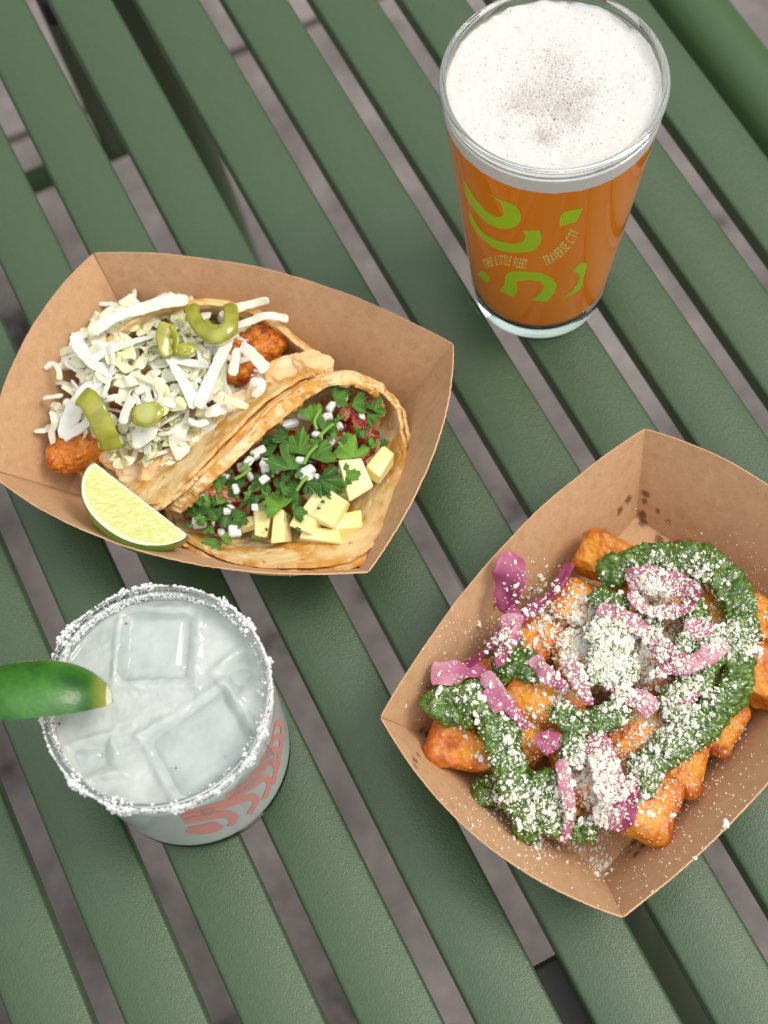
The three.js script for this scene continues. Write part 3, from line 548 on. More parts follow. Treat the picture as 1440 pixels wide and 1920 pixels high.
function tortilla(parent, curves, seed, out = 0, label) {
  const f = sheetOf(curves), q = V3(), c = V3(), mid = V3();
  curves.forEach((k) => c.add(k.getPoint(0.5))); c.divideScalar(curves.length);
  const fn = (u, v, p) => {
    // the ends of the fold are rounded like the disc it came from
    const vv = 0.5 + (v - 0.5) * (1 + 0.012 * noise(u * 9, v > 0.5 ? 1 : 7, seed));
    f(clamp(u, 0, 1), clamp(vv, 0, 1), p);
    if (out) { mid.subVectors(p, c).setY(0); p.addScaledVector(mid, out / Math.max(mid.length(), 1e-4)); p.y -= out * (0.9 + 0.5 * noise(u * 4, v * 4, seed)); }
    const b = 0.0016 * fbm(p.x * 170 + seed, p.y * 190, p.z * 190, 3) + 0.0009 * noise(p.x * 60, p.y * 60 + seed, p.z * 60); p.y += b; p.z += 0.5 * b; p.x += 0.5 * b;
    p.addScaledVector(V3(1, 0, 0.6), 0.0008 * noise(u * 14, v * 3, seed) * (Math.abs(v - 0.5) > 0.46 ? 1 : 0.3));
  };
  return part('tortilla', shell(230, 190, fn, 0.0017, tortillaTone(seed)), tortillaMat, parent, label);
}
const swapped = (list) => list;
// shapes that the fillings are made of
const imageAxes = (px, py, h, deg) => { const a = deg * Math.PI / 180, o = at(px, py, h), x = at(px + 20 * Math.cos(a), py - 20 * Math.sin(a), h).sub(o).normalize(); return [o, x]; };
function settle(g, px, py, h, deg, tiltX = 0, tiltZ = 0) {     // local x along an angle seen in the picture, y up, then tilted
  const [o, x] = imageAxes(px, py, h, deg), z = V3().crossVectors(x, V3(0, 1, 0)).normalize();
  g.applyMatrix4(new THREE.Matrix4().makeRotationFromEuler(new THREE.Euler(tiltX, 0, tiltZ)));
  return g.applyMatrix4(new THREE.Matrix4().makeBasis(x, V3(0, 1, 0), z).setPosition(o));
}
function chunk(sx, sy, sz, rad, seed, amp, color, det = 5) {
  const g = mergeVertices(new RoundedBoxGeometry(sx * MM, sy * MM, sz * MM, det, rad * MM).deleteAttribute('uv').deleteAttribute('normal')); g.computeVertexNormals();
  const f = 700 / Math.max(sx, sy, sz);
  return warp(g, (p) => { const s = seed * 3.7; p.x += amp * MM * noise(p.x * f + s, p.y * f, p.z * f); p.y += amp * MM * noise(p.x * f, p.y * f + s, p.z * f + 9); p.z += amp * MM * noise(p.x * f + 5, p.y * f, p.z * f + s); const h = 0.10 * amp * MM * fbm(p.x * f * 5 + s, p.y * f * 9, p.z * f * 5, 2); p.y += h; p.x += h * 0.6; p.x *= 1 + 0.16 * noise(s, 1, 1) * p.z / (sz * MM) * 2; p.z *= 1 + 0.18 * noise(s, 5, 2) * p.x / (sx * MM) * 2; }, color);
}
function cilantro(size, seed, tone) {                           // a lobed leaf with toothed edges, stalk at the origin, growing along +x
  const r = rng(Math.round(seed * 31) + 5), s = size * MM, cup = 0.1 + 0.9 * r(), fold = (r() - 0.5) * 1.5, curl = (r() - 0.5) * 1.3, torn = r() < 0.3 ? (r() < 0.5 ? -1 : 1) : 0;
  const lobes = [[-1.3 + 0.3 * r(), 0.62 + 0.3 * r()], [-0.55 + 0.25 * r(), 0.5 + 0.35 * r()], [0.1 * r(), 0.95], [0.55 - 0.25 * r(), 0.5 + 0.35 * r()], [1.3 - 0.3 * r(), 0.62 + 0.3 * r()]].filter(([a]) => !torn || a * torn < 0.4), ph = r() * 6;
  const outline = (a) => { let m = 0; lobes.forEach(([l, h]) => { const d = Math.abs(a - l) / 0.62; m = Math.max(m, h * Math.pow(Math.max(0, 1 - d * d), 0.5)); }); return Math.max(0.14, m * (1 - 0.16 * Math.abs(((a * (2.6 + 0.5 * Math.sin(ph)) + ph) % 1)) - 0.10 * Math.abs(((a * 6.1 + ph) % 1)))); };
  return shell(80, 12, (u, v, p) => {
    const a = lerp(-1.9, 1.9, u), R = outline(a) * v, x = R * Math.cos(a * 0.92), z = R * Math.sin(a * 0.92);
    p.set(x * s, s * (-cup * 0.45 * (x * x + 0.6 * z * z) + fold * 0.45 * Math.abs(z) + curl * 0.35 * z * x + 0.09 * Math.sin(a * 7 + ph) * v * v + 0.12 * noise(x * 2.5 + seed, z * 2.5, 1)), z * s);
  }, 0.00022, (u, v) => { const a = lerp(-1.9, 1.9, u), vein = Math.min(...lobes.map(([l]) => Math.abs(a - l))), k = 0.5 + 0.5 * noise(u * 9, v * 4, seed); let c = mix3([0.022, 0.105, 0.006], [0.18, 0.40, 0.03], clamp(tone + 0.3 * (k - 0.5), 0, 1)); return vein < 0.05 ? mix3(c, [0.25, 0.45, 0.09], 0.35) : c; });
}
const leafMat = phys({ vertexColors: true, roughness: 0.9, clearcoat: 0.22, clearcoatRoughness: 0.35, transmission: 0.22, side: THREE.DoubleSide });
const wetMat = phys({ vertexColors: true, roughness: 0.32, clearcoat: 0.35, clearcoatRoughness: 0.2 });

const fishTaco = thing('fish_taco', 'taco of battered fish under shredded cabbage and green chilli slices', 'taco', at(320, 770, 2), 'tacos in the paper tray');
const porkTaco = thing('pork_taco', 'open taco of red meat with cilantro, diced onion and pineapple chunks', 'taco', at(550, 880, 2), 'tacos in the paper tray');
{
  const L1 = [
    [[128, 822, 30], [165, 690, 38], [240, 605, 41], [350, 566, 42], [470, 580, 42], [562, 640, 40], [600, 672, 40]],
    [[145, 850, 16], [205, 725, 14], [290, 655, 12], [390, 618, 12], [480, 632, 14], [560, 655, 22], [598, 678, 34]],
    [[160, 890, 8], [230, 820, 4], [310, 750, 4], [400, 700, 4], [500, 670, 6], [570, 672, 16], [600, 684, 30]],
    [[185, 918, 13], [262, 890, 18], [335, 832, 20], [420, 762, 22], [510, 704, 24], [575, 688, 28], [606, 690, 34]],
    [[205, 938, 20], [300, 946, 38], [366, 890, 43], [440, 812, 46], [515, 744, 47], [575, 708, 46], [612, 697, 42]]];
  tortilla(fishTaco, lines(L1), 3, 0.0022); tortilla(fishTaco, lines(L1), 8);
  const L2 = [
    [[345, 952, 33], [405, 897, 42], [475, 832, 45], [545, 772, 47], [610, 728, 46], [672, 722, 43], [712, 742, 36]],
    [[318, 946, 31], [385, 889, 43], [455, 822, 47], [528, 753, 49], [592, 712, 48], [650, 699, 44], [708, 722, 36]],
    [[318, 955, 18], [380, 905, 20], [450, 845, 20], [525, 780, 20], [600, 735, 20], [670, 716, 24], [716, 730, 30]],
    [[328, 978, 12], [400, 940, 6], [480, 890, 5], [560, 840, 5], [640, 790, 6], [700, 745, 14], [730, 742, 26]],
    [[333, 994, 18], [420, 1010, 14], [530, 1000, 10], [630, 955, 8], [690, 865, 8], [724, 782, 14], [740, 756, 24]],
    [[340, 1010, 27], [432, 1054, 34], [548, 1066, 37], [680, 1042, 31], [752, 915, 24], [762, 830, 23], [748, 768, 25]]];
  tortilla(porkTaco, lines(L2), 21, 0.0024); tortilla(porkTaco, lines(L2), 15);

  // ---- battered fish
  const batter = (seed) => (p) => { const a = clamp(0.5 + 0.9 * fbm(p.x * 160 + seed, p.y * 160, p.z * 160, 4), 0, 1), b = clamp(0.5 + fbm(p.x * 500, p.y * 500 + seed, p.z * 500, 2), 0, 1); return mix3(mix3([0.66, 0.19, 0.010], [0.38, 0.060, 0.005], smooth(a, 0.45, 0.9)), [0.78, 0.36, 0.06], smooth(b, 0.62, 0.95) * 0.7); };
  const fishMat = phys({ vertexColors: true, roughness: 0.45, clearcoat: 0.25, clearcoatRoughness: 0.3 });
  for (const [a, b, r, s] of [[[122, 862, 21], [235, 785, 24], 9.6, 2], [[508, 640, 32], [400, 700, 27], 9.8, 5], [[330, 740, 25], [420, 690, 26], 9, 9]]) {
    const A = at(...a), B = at(...b), d = B.clone().sub(A), g = lump([d.length() / 2 + r * MM * 0.75, r * MM, r * MM], 44, s, 0.03, 1.5);
    warp(g, (p, n) => { const k = 0.0042 * noise(p.x * 85 + s, p.y * 85, p.z * 85) + 0.0013 * fbm(p.x * 260 + s, p.y * 260, p.z * 260, 3); p.addScaledVector(n, k); });
    g.applyMatrix4(basisM(A.clone().lerp(B, 0.5), d, V3(0, 1, 0))); warp(g, null, batter(s)); g.computeVertexNormals();
    part('fish_piece', g, fishMat, fishTaco);
  }
  // ---- pale orange sauce along the near flap
  const blobs = [];
  for (const [x, y, h, a, b, c, deg] of [[262, 870, 21, 11, 3, 8, 35], [300, 880, 25, 10, 2.6, 8, 40], [340, 850, 27, 11, 3, 7, 42], [385, 815, 29, 10, 3, 6.5, 42], [440, 770, 31, 11, 3, 6.5, 42], [500, 722, 33, 11, 3.4, 6.5, 36], [545, 694, 37, 12, 4, 7, 15], [588, 682, 41, 9, 4.2, 5.5, -10], [230, 840, 22, 11, 4, 9, 40], [350, 800, 26, 12, 4, 10, 42]]) {
    const g = lump([a * MM, b * MM, c * MM], 16, x, 0.22, 1.6); settle(g, x, y, h, deg, 0.25, 0); g.computeVertexNormals(); blobs.push(g);
  }
  const sauceG = warp(mergeGeometries(blobs), null, (p) => mix3([0.90, 0.56, 0.25], [0.95, 0.74, 0.48], clamp(0.5 + fbm(p.x * 90, p.y * 90, p.z * 90, 2), 0, 1)));
  part('creamy_sauce', sauceG, phys({ vertexColors: true, roughness: 0.3, clearcoat: 0.3, clearcoatRoughness: 0.15 }), fishTaco);

  // ---- shredded cabbage
  const cabMat = phys({ vertexColors: true, roughness: 0.97, clearcoat: 0.2, clearcoatRoughness: 0.3, transmission: 0.14, side: THREE.DoubleSide });
  const shred = (pts, w, th, seed, yellow, { taper = 0.7, roll0 = 0, twist = 0, wav = 0 } = {}) => {
    const c = pathOf(pts), L = c.getLength(), segs = Math.max(10, Math.round(L / 0.0011));
    const g = sweep(c, segs, 12, (t) => { const k = Math.pow(clamp(Math.sin(Math.PI * clamp(t * 0.96 + 0.02, 0, 1)) * (wav > 0.5 ? 3 : 5), 0, 1), taper); return [w * 0.5 * MM * k * (1 + 0.32 * noise(t * 4, seed, 3) + 0.16 * noise(t * 14, seed, 5)), th * 0.5 * MM * (0.35 + 0.65 * k)]; },
      { roll: (t) => roll0 + twist * (t - 0.5) + wav * Math.sin(t * L * 900 + seed), square: 0.5, color: (u, v, p) => { const k = clamp(yellow + 0.5 * fbm(p.x * 150 + seed, p.y * 150, p.z * 150, 2), 0, 1), edge = Math.abs(Math.cos(u * 2 * Math.PI)) ** 8; const vein = 0.5 + 0.5 * noise(Math.cos(u * 6.283) * 6 + seed, v * 1.5, 2); return mix3(mix3(mix3([0.92, 0.925, 0.88], [0.83, 0.87, 0.72], smooth(vein, 0.42, 0.85)), [0.87, 0.86, 0.46], k), [0.84, 0.86, 0.38], 0.5 * edge * yellow); }, bump: (p) => 0.00022 * noise(p.x * 380, p.y * 380 + seed, p.z * 380) });
    return part('cabbage_shred', g, cabMat, fishTaco);
  };
  const r = rng(404), hull = [[100, 690], [140, 632], [195, 586], [300, 556], [350, 556], [440, 578], [500, 606], [500, 670], [470, 735], [440, 785], [335, 850], [250, 862], [205, 826], [120, 812], [102, 760]];
  const inside = (x, y) => { let c = false; for (let i = 0, j = hull.length - 1; i < hull.length; j = i++) { const [a, b] = hull[i], [d, e] = hull[j]; if ((b > y) !== (e > y) && x < (d - a) * (y - b) / (e - b) + a) c = !c; } return c; };
  const edgeD = (x, y) => Math.min(...hull.map(([a, b], i) => { const [d, e] = hull[(i + 1) % hull.length], t = clamp(((x - a) * (d - a) + (y - b) * (e - b)) / ((d - a) ** 2 + (e - b) ** 2), 0, 1); return Math.hypot(x - a - t * (d - a), y - b - t * (e - b)); }));
  const pile = (x, y) => 31 + 17 * smooth(edgeD(x, y), 0, 95) - 6 * smooth(x, 330, 480);
  let n = 0;
  while (n < 225) {
    const x = lerp(85, 515, r()), y = lerp(560, 865, r()); if (!inside(x, y)) continue;
    const layer = n / 225, frill = r() < 0.13, flake = !frill && r() < 0.28, a = r() * 6.3, l = flake ? 34 + 34 * r() : 38 + 75 * r(), bend = (r() - 0.5) * 1.9, h0 = pile(x, y) - 8 * (1 - layer) * r() - 1 + (layer > 0.7 ? 2 * r() : 0), pts = [];
    for (let k = -2; k <= 2; k++) { const t = k / 4, b = a + bend * t, X = x + l * t * Math.cos(b), Y = y + l * t * Math.sin(b), ins = inside(X, Y); pts.push([X, Y, Math.min(h0, pile(X, Y) + 2) + (ins ? 0 : -4) + (r() - 0.5) * 3.2]); }
    shred(pts, frill ? 4 + 4 * r() : flake ? 3.4 + 3 * r() : 1.5 + 2.4 * r(), frill ? 0.45 : 0.5 + 0.45 * r(), n * 1.7, frill ? 0.55 + 0.4 * r() : flake ? 0.25 + 0.6 * r() : 0.3 * r(), { roll0: frill ? (r() - 0.5) * 3 : (r() - 0.5) * 1.1, twist: (r() - 0.5) * (frill ? 4 : 1.4), wav: frill ? 0.7 : flake ? 0.25 : 0.1 });
    n++;
  }
  // broad thin leaf pieces, curled at the edges
  for (let k = 0; k < 30; k++) { let x, y; do { x = lerp(95, 500, r()); y = lerp(570, 850, r()); } while (!inside(x, y)); const a = r() * 6.3, l = 22 + 20 * r(), h = pile(x, y) + 2.2, pts = []; for (let i = -2; i <= 2; i++) pts.push([x + l * i / 2 * Math.cos(a + 0.25 * i), y + l * i / 2 * Math.sin(a + 0.25 * i), h - 0.5 * i * i + 1.6 * Math.sin(i * 1.7 + k)]); shred(pts, 5 + 3.5 * r(), 0.4, 900 + k * 4.7, k % 3 ? 0.08 + 0.25 * r() : 0.5 + 0.4 * r(), { taper: 0.5, roll0: (r() - 0.5) * 1.2, twist: (r() - 0.5) * 1.6, wav: k % 3 ? 0.12 : 0.45 }); }
  // the broad strips that lie on top
  const top = [
    [[[172, 622, 42], [215, 595, 45], [262, 580, 46], [310, 566, 46], [352, 562, 44]], 7.4, 1.5, 0.03], [[[412, 592, 46], [445, 578, 47], [480, 568, 47], [505, 562, 46]], 4.2, 1.4, 0.35], [[[140, 628, 41], [150, 652, 45], [172, 680, 48], [212, 705, 50]], 6.6, 1.5, 0.05],
    [[[218, 690, 51], [180, 715, 50], [150, 748, 46], [132, 785, 41], [118, 822, 36]], 8.2, 1.6, 0.03], [[[120, 822, 36], [145, 806, 39], [172, 786, 43]], 5, 1.4, 0.02], [[[316, 672, 51], [338, 705, 52], [356, 738, 51], [368, 764, 49]], 6.6, 1.6, 0.02], [[[432, 632, 50], [412, 672, 51], [392, 716, 51], [370, 764, 49]], 6.4, 1.6, 0.03],
    [[[452, 648, 50], [472, 664, 50], [500, 694, 45]], 6.6, 1.4, 0.02], [[[446, 652, 49], [440, 680, 48], [436, 704, 45]], 5, 1.3, 0.03], [[[440, 612, 46], [470, 602, 47], [500, 592, 47], [540, 598, 43]], 4.6, 1.3, 0.06], [[[84, 692, 37], [98, 682, 38], [110, 694, 38], [112, 712, 38]], 3, 0.9, 0.2], [[[82, 746, 35], [100, 744, 36], [118, 742, 38]], 3.4, 1.1, 0.05],
    [[[97, 772, 34], [103, 790, 34], [97, 812, 33], [100, 832, 31]], 3.6, 0.9, 0.3], [[[206, 640, 50], [212, 680, 52], [204, 715, 52], [192, 745, 50]], 2.6, 1.1, 0.04], [[[170, 676, 47], [220, 650, 48], [280, 632, 49], [335, 615, 49]], 5.2, 1.5, 0.05], [[[250, 745, 51], [236, 770, 50], [230, 795, 46]], 5, 1.3, 0.08], [[[320, 672, 51], [356, 680, 51], [392, 684, 51]], 4, 1.3, 0.04], [[[385, 640, 50], [412, 640, 51], [446, 626, 50]], 6.5, 0.9, 0.5], [[[470, 716, 43], [490, 722, 42], [478, 745, 41]], 5.5, 2, 0.06], [[[385, 775, 41], [405, 770, 42], [425, 768, 41]], 5.5, 2, 0.05],
    [[[352, 786, 42], [370, 795, 41], [390, 790, 40]], 5, 2, 0.04], [[[420, 748, 46], [445, 756, 44], [470, 766, 41]], 4.5, 1, 0.6], [[[250, 700, 51], [290, 720, 51], [300, 750, 50], [270, 765, 49]], 3, 0.8, 0.5]];
  top.forEach(([p, w, t, y], k) => shred(p.map(([a, b, c], i) => [a, b, c + 1.4 * Math.sin(i * 2.3 + k)]), w * 0.86, t * 0.62, 500 + k * 3.1, y, { taper: 0.4, roll0: 0.5 * Math.sin(k * 2.1), twist: 1.3 * Math.sin(k * 1.7) }));
  // frilly pale leaf scraps low by the lime
  for (let k = 0; k < 16; k++) { const x = 205 + 130 * r(), y = 800 + 75 * r(), h = 33 + 5 * r(), a = r() * 6.3, l = 10 + 18 * r(), pts = []; for (let i = 0; i <= 4; i++) pts.push([x + l * (i / 4 - 0.5) * 2 * Math.cos(a + i * 0.3), y + l * (i / 4 - 0.5) * 1.5 * Math.sin(a + i * 0.3), h + 2.4 * Math.sin(i * 2.2 + k)]); shred(pts, 4 + 3 * r(), 0.45, k * 5.3, 0.45 + 0.5 * r(), { roll0: (r() - 0.5) * 1.4, twist: (r() - 0.5) * 1.6, wav: 0.2 }); }

  // ---- pickled green chilli slices
  const chilli = (p) => mix3([0.26, 0.26, 0.014], [0.40, 0.40, 0.04], clamp(0.5 + 0.9 * fbm(p.x * 190, p.y * 190, p.z * 190, 3), 0, 1)), chMat = phys({ vertexColors: true, roughness: 0.25, clearcoat: 0.6, clearcoatRoughness: 0.12 });
  const band = (pts, w, t, o = {}) => part('chilli_slice', sweep(pathOf(pts), 60, 20, (v) => { const k = Math.pow(clamp(Math.sin(Math.PI * (v * 0.97 + 0.015)) * 7, 0, 1), 0.5); return [w / 2 * MM * k * (o.taper ? 1 - o.taper * v : 1), t / 2 * MM * k]; }, { square: 0.75, roll: (v) => (o.roll ?? 0) + (o.twist ?? 0) * (v - 0.5), color: (u, v, p) => chilli(p), bump: (p) => 0.0003 * noise(p.x * 200, p.y * 200, p.z * 200) }), chMat, fishTaco);
  band([[358, 574, 52], [366, 600, 54], [384, 622, 55], [406, 630, 55], [428, 618, 55], [434, 592, 54], [430, 572, 52]], 6.6, 4.2, { roll: 0.3 });
  band([[382, 604, 54], [394, 616, 55], [410, 618, 55]], 5, 2.6);
  band([[152, 742, 53], [168, 752, 56], [184, 780, 54], [200, 815, 48], [210, 842, 41]], 9.6, 2.6, { roll: 0.15 });
  band([[313, 606, 56], [306, 625, 56], [308, 648, 55], [318, 668, 53]], 6.2, 2, { roll: -0.3 }); band([[318, 612, 56], [330, 634, 55], [328, 664, 53]], 4, 2, { roll: 0.8 });
  part('chilli_slice', warp(settle(lump([4.6 * MM, 2.6 * MM, 3.6 * MM], 10, 3, 0.25, 1.5), 346, 656, 53, 10), null, chilli), chMat, fishTaco);
  part('chilli_slice', warp(settle(lump([7 * MM, 1.7 * MM, 5.6 * MM], 16, 8, 0.12, 1.2), 276, 777, 51, 15, 0.2, 0.1), null, (p) => { const d = Math.hypot(p.x - at(272, 772, 52).x, p.z - at(272, 772, 52).z); return mix3([0.46, 0.48, 0.13], chilli(p), smooth(d, 0.003, 0.0055)); }), chMat, fishTaco);

  // ---- red meat of the other taco
  const meat = []; const mr = rng(19);
  for (let k = 0; k < 46; k++) { const t = mr(), x = lerp(365, 700, t) + 40 * (mr() - 0.5), y = lerp(955, 790, t) + 70 * (mr() - 0.5) + 10, g = lump([(4 + 5 * mr()) * MM, (3 + 3 * mr()) * MM, (3.5 + 4 * mr()) * MM], 8, k * 3.3, 0.35, 1.6); settle(g, x, y, 12 + 10 * mr() + 6 * Math.sin(Math.PI * t), mr() * 360); meat.push(g); }
  part('meat_filling', warp(mergeGeometries(meat), null, (p) => mix3([0.12, 0.018, 0.008], [0.36, 0.055, 0.012], clamp(0.5 + fbm(p.x * 170, p.y * 170, p.z * 170, 3), 0, 1))), phys({ vertexColors: true, roughness: 0.35, clearcoat: 0.4, clearcoatRoughness: 0.2 }), porkTaco);
  const roast = (s) => (p, n) => { const a = clamp(0.5 + 0.8 * fbm(p.x * 240 + s, p.y * 240, p.z * 240, 3), 0, 1); return mix3([0.52, 0.25, 0.16], [0.55, 0.10, 0.014], smooth(a, 0.4, 0.62)); };
  for (const [x, y, h, a, b, c, d] of [[402, 905, 33, 7, 2.6, 4.4, 60], [420, 925, 31, 6, 2.4, 3, -30], [672, 792, 28, 4, 3, 7, 20], [684, 812, 27, 3.4, 2.4, 5, 10], [622, 872, 28, 5, 3, 4.4, 30], [668, 870, 24, 4, 3, 5, 0], [478, 826, 34, 4, 1.6, 2, 20], [700, 760, 27, 6, 2.4, 4, -40], [655, 770, 29, 6, 2, 3, 40]]) part('meat_piece', warp(settle(lump([a * MM, b * MM, c * MM], 14, x * 0.37, 0.35, 1.8), x, y, h, d, 0.3, 0.1), null, y > 780 && y < 880 && x > 600 ? (p) => mix3([0.42, 0.035, 0.006], [0.22, 0.02, 0.006], clamp(0.5 + fbm(p.x * 300, p.y * 300, p.z * 300, 2), 0, 1)) : roast(x)), wetMat, porkTaco);
  // ---- pineapple
  const pine = (p, nn) => { const up = nn ? clamp(nn.y, 0, 1) : 1; const f = 0.5 + 0.5 * noise(p.x * 90, p.y * 420, p.z * 420), k = clamp(0.5 + 0.8 * fbm(p.x * 130, p.y * 130, p.z * 130, 2), 0, 1); return mix3(mix3([0.92, 0.78, 0.17], [0.94, 0.88, 0.46], k), [0.95, 0.92, 0.66], smooth(f, 0.45, 0.75) * 0.8); };
  const pineMat = phys({ vertexColors: true, roughness: 0.95, clearcoat: 0.5, clearcoatRoughness: 0.2, transmission: 0.1, thickness: 0 });
  for (const [x, y, h, a, b, c, d, tx, tz] of [[664, 893, 31, 12, 11, 15.5, 18, 0.35, -0.1], [706, 870, 27, 15, 7, 7, 55, 0.1, -0.15], [612, 952, 29, 15.5, 10, 12.5, -30, 0.2, -0.1], [650, 985, 22, 13, 8, 7, 10, 0, 0], [570, 982, 26, 13, 7, 9.5, -28, 0.15, 0.1], [528, 988, 26, 7, 8, 13.5, -4, 0.25, 0], [496, 986, 25, 7, 8, 11, 4, 0.25, 0.1], [596, 1012, 23, 19, 6, 6, -8, 0.1, 0], [462, 992, 25, 10, 5, 5, 20, 0, 0.2], [500, 962, 24, 9, 7, 8, 12, 0, 0], [590, 935, 22, 8, 7, 8, 30, 0, 0], [640, 925, 22, 8, 8, 8, 0, 0, 0]])
    part('pineapple_chunk', warp(settle(chunk(a * 1.02, b * 1.15, c * 1.02, 1.0, x * 0.11, 4.6, null, 9), x, y, h, d, tx, tz), null, pine), pineMat, porkTaco);
  // ---- diced onion
  const on = (p) => mix3([0.84, 0.84, 0.82], [0.93, 0.93, 0.91], clamp(0.5 + fbm(p.x * 260, p.y * 500, p.z * 260, 2), 0, 1)), onMat = phys({ vertexColors: true, roughness: 0.95, clearcoat: 0.4, clearcoatRoughness: 0.15, transmission: 0.12, thickness: 0 });
  for (const [x, y, h, a, c, d] of [[486, 850, 36, 8.5, 5.5, 28], [500, 872, 36, 6, 5.2, 40], [440, 996, 29, 6, 6.5, 10], [374, 980, 28, 8, 6, 0], [400, 972, 27, 2, 8, 5], [545, 795, 36, 9, 4, 20], [572, 778, 37, 5.5, 6.5, 70], [594, 818, 38, 6, 3.6, -30], [575, 885, 37, 9, 5, 30], [603, 850, 37, 4, 7, 0], [518, 876, 35, 6, 5, 60], [455, 875, 32, 6, 5, 10], [350, 940, 26, 7, 4, -20], [620, 762, 36, 6, 4, 60], [640, 752, 34, 7, 4, 40], [474, 915, 32, 5, 4, 20], [470, 895, 32, 5, 3, -50], [565, 862, 39, 4.6, 3.4, -10], [430, 955, 28, 5, 4, 50], [415, 1000, 26, 4, 4, 0], [590, 895, 34, 5, 4, 10], [610, 785, 37, 4, 4, 30]])
    part('onion_dice', warp(settle(chunk(a * 0.85, 3.6, c * 0.85, 1.2, x * 0.21, 0.9, null, 4), x, y, h, d, 0.25 * Math.sin(x), 0.25 * Math.cos(y)), null, on), onMat, porkTaco);
  // ---- cilantro
  const cr = rng(66);
  for (const [x, y, h, s, d, tx, tz, t] of [[662, 858, 36, 14.5, 108, 0.25, 0.1, 0.95], [530, 950, 36, 12.5, 140, 0.2, 0.1, 0.85], [545, 880, 40, 14, 100, 0.4, 0.15, 0.25], [560, 850, 41, 12, 80, 0.1, 0.25, 0.4], [590, 860, 41, 11, 60, -0.2, 0.2, 0.35], [520, 835, 37, 10, 150, 0.3, 0, 0.12], [600, 900, 37, 12, -20, 0.3, -0.2, 0.08], [640, 890, 36, 9, 0, 0.3, 0.1, 0.6], [700, 768, 33, 7, 60, 0.2, 0.2, 0.35], [690, 778, 31, 6, 0, 0, 0, 0.3], [430, 950, 31, 12, 200, 0.2, 0.1, 0.1], [405, 945, 30, 12, 160, 0.3, 0.2, 0.15], [460, 960, 31, 9, 250, 0.3, 0, 0.25], [380, 955, 29, 9, 190, 0.1, 0, 0.3], [415, 1020, 30, 10, 165, 0.2, 0, 0.6], [560, 925, 34, 10, 190, -0.4, 0.1, 0.2], [585, 790, 40, 10, 70, 0.5, 0.1, 0.7], [625, 745, 38, 9, 25, 0.5, 0.1, 0.45], [660, 760, 36, 9, 45, 0.6, 0, 0.4], [610, 810, 40, 8, 120, 0.3, 0.2, 0.3], [500, 900, 36, 9, 210, 0.2, 0.2, 0.2], [480, 935, 34, 8, 180, 0.5, 0, 0.15], [550, 960, 32, 7, 10, 0.2, 0.2, 0.3], [485, 1010, 29, 5, 100, 0.6, 0, 0.4], [610, 925, 35, 6, 30, 0.5, 0, 0.25], [575, 905, 38, 7, 330, 0.3, 0.1, 0.1], [395, 985, 29, 5, 220, 0.2, 0, 0.4], [450, 915, 33, 7, 130, 0.4, 0.2, 0.15], [540, 820, 38, 8, 200, 0.2, 0.3, 0.1], [630, 800, 38, 8, 190, 0.3, 0, 0.5], [440, 975, 30, 8, 280, 0.2, 0.1, 0.2], [520, 915, 35, 7, 40, 0.4, 0.1, 0.12]])
    part('cilantro_leaf', settle(cilantro(s * 1.08, x + y, t), x, y, h, d, tx, tz), leafMat, porkTaco);
  const stemMat = std({ vertexColors: true, roughness: 0.4 });
  for (const p of [[[452, 880, 38], [470, 862, 38], [478, 845, 37]], [[440, 898, 38], [455, 890, 38], [470, 878, 38]], [[595, 835, 42], [580, 850, 42], [570, 870, 41]], [[598, 820, 42], [612, 805, 41], [625, 795, 40]], [[556, 920, 39], [566, 905, 40], [576, 893, 40]], [[508, 860, 39], [512, 880, 38], [510, 895, 37]], [[600, 768, 42], [590, 790, 42], [594, 806, 41]]])
    part('cilantro_stem', sweep(pathOf(p), 24, 8, () => [0.85 * MM, 0.6 * MM], { color: () => [0.16, 0.34, 0.03] }), stemMat, porkTaco);
  for (let k = 0; k < 84; k++) { const t = cr(), x = lerp(370, 690, t) + 70 * (cr() - 0.5), y = lerp(965, 795, t) + 95 * (cr() - 0.5) + 12, h = 31 + 8 * Math.sin(Math.PI * t) - 5 * cr(); if (k % 5) part('cilantro_leaf', settle(cilantro(2.6 + 3.2 * cr(), k * 7.7, cr() * 0.8), x, y, h + 2, cr() * 360, cr() - 0.5, cr() - 0.5), leafMat, porkTaco); else part('onion_dice', warp(settle(chunk(2.6 + 2.4 * cr(), 2.6, 2.4 + 1.6 * cr(), 0.9, k * 1.9, 0.8, null, 3), x, y, h + 1, cr() * 360, cr() - 0.5, cr() - 0.5), null, on), onMat, porkTaco); }
  const fl = []; for (const [x, y, h] of [[498, 950, 35], [616, 930, 36], [604, 938, 36], [598, 955, 35], [497, 993, 33], [540, 970, 33], [650, 905, 38], [560, 990, 33]]) { const g = cilantro(1.8, x, 0.2); fl.push(settle(g, x, y, h, cr() * 360)); }
  part('cilantro_scrap', mergeGeometries(fl), leafMat, porkTaco);
}
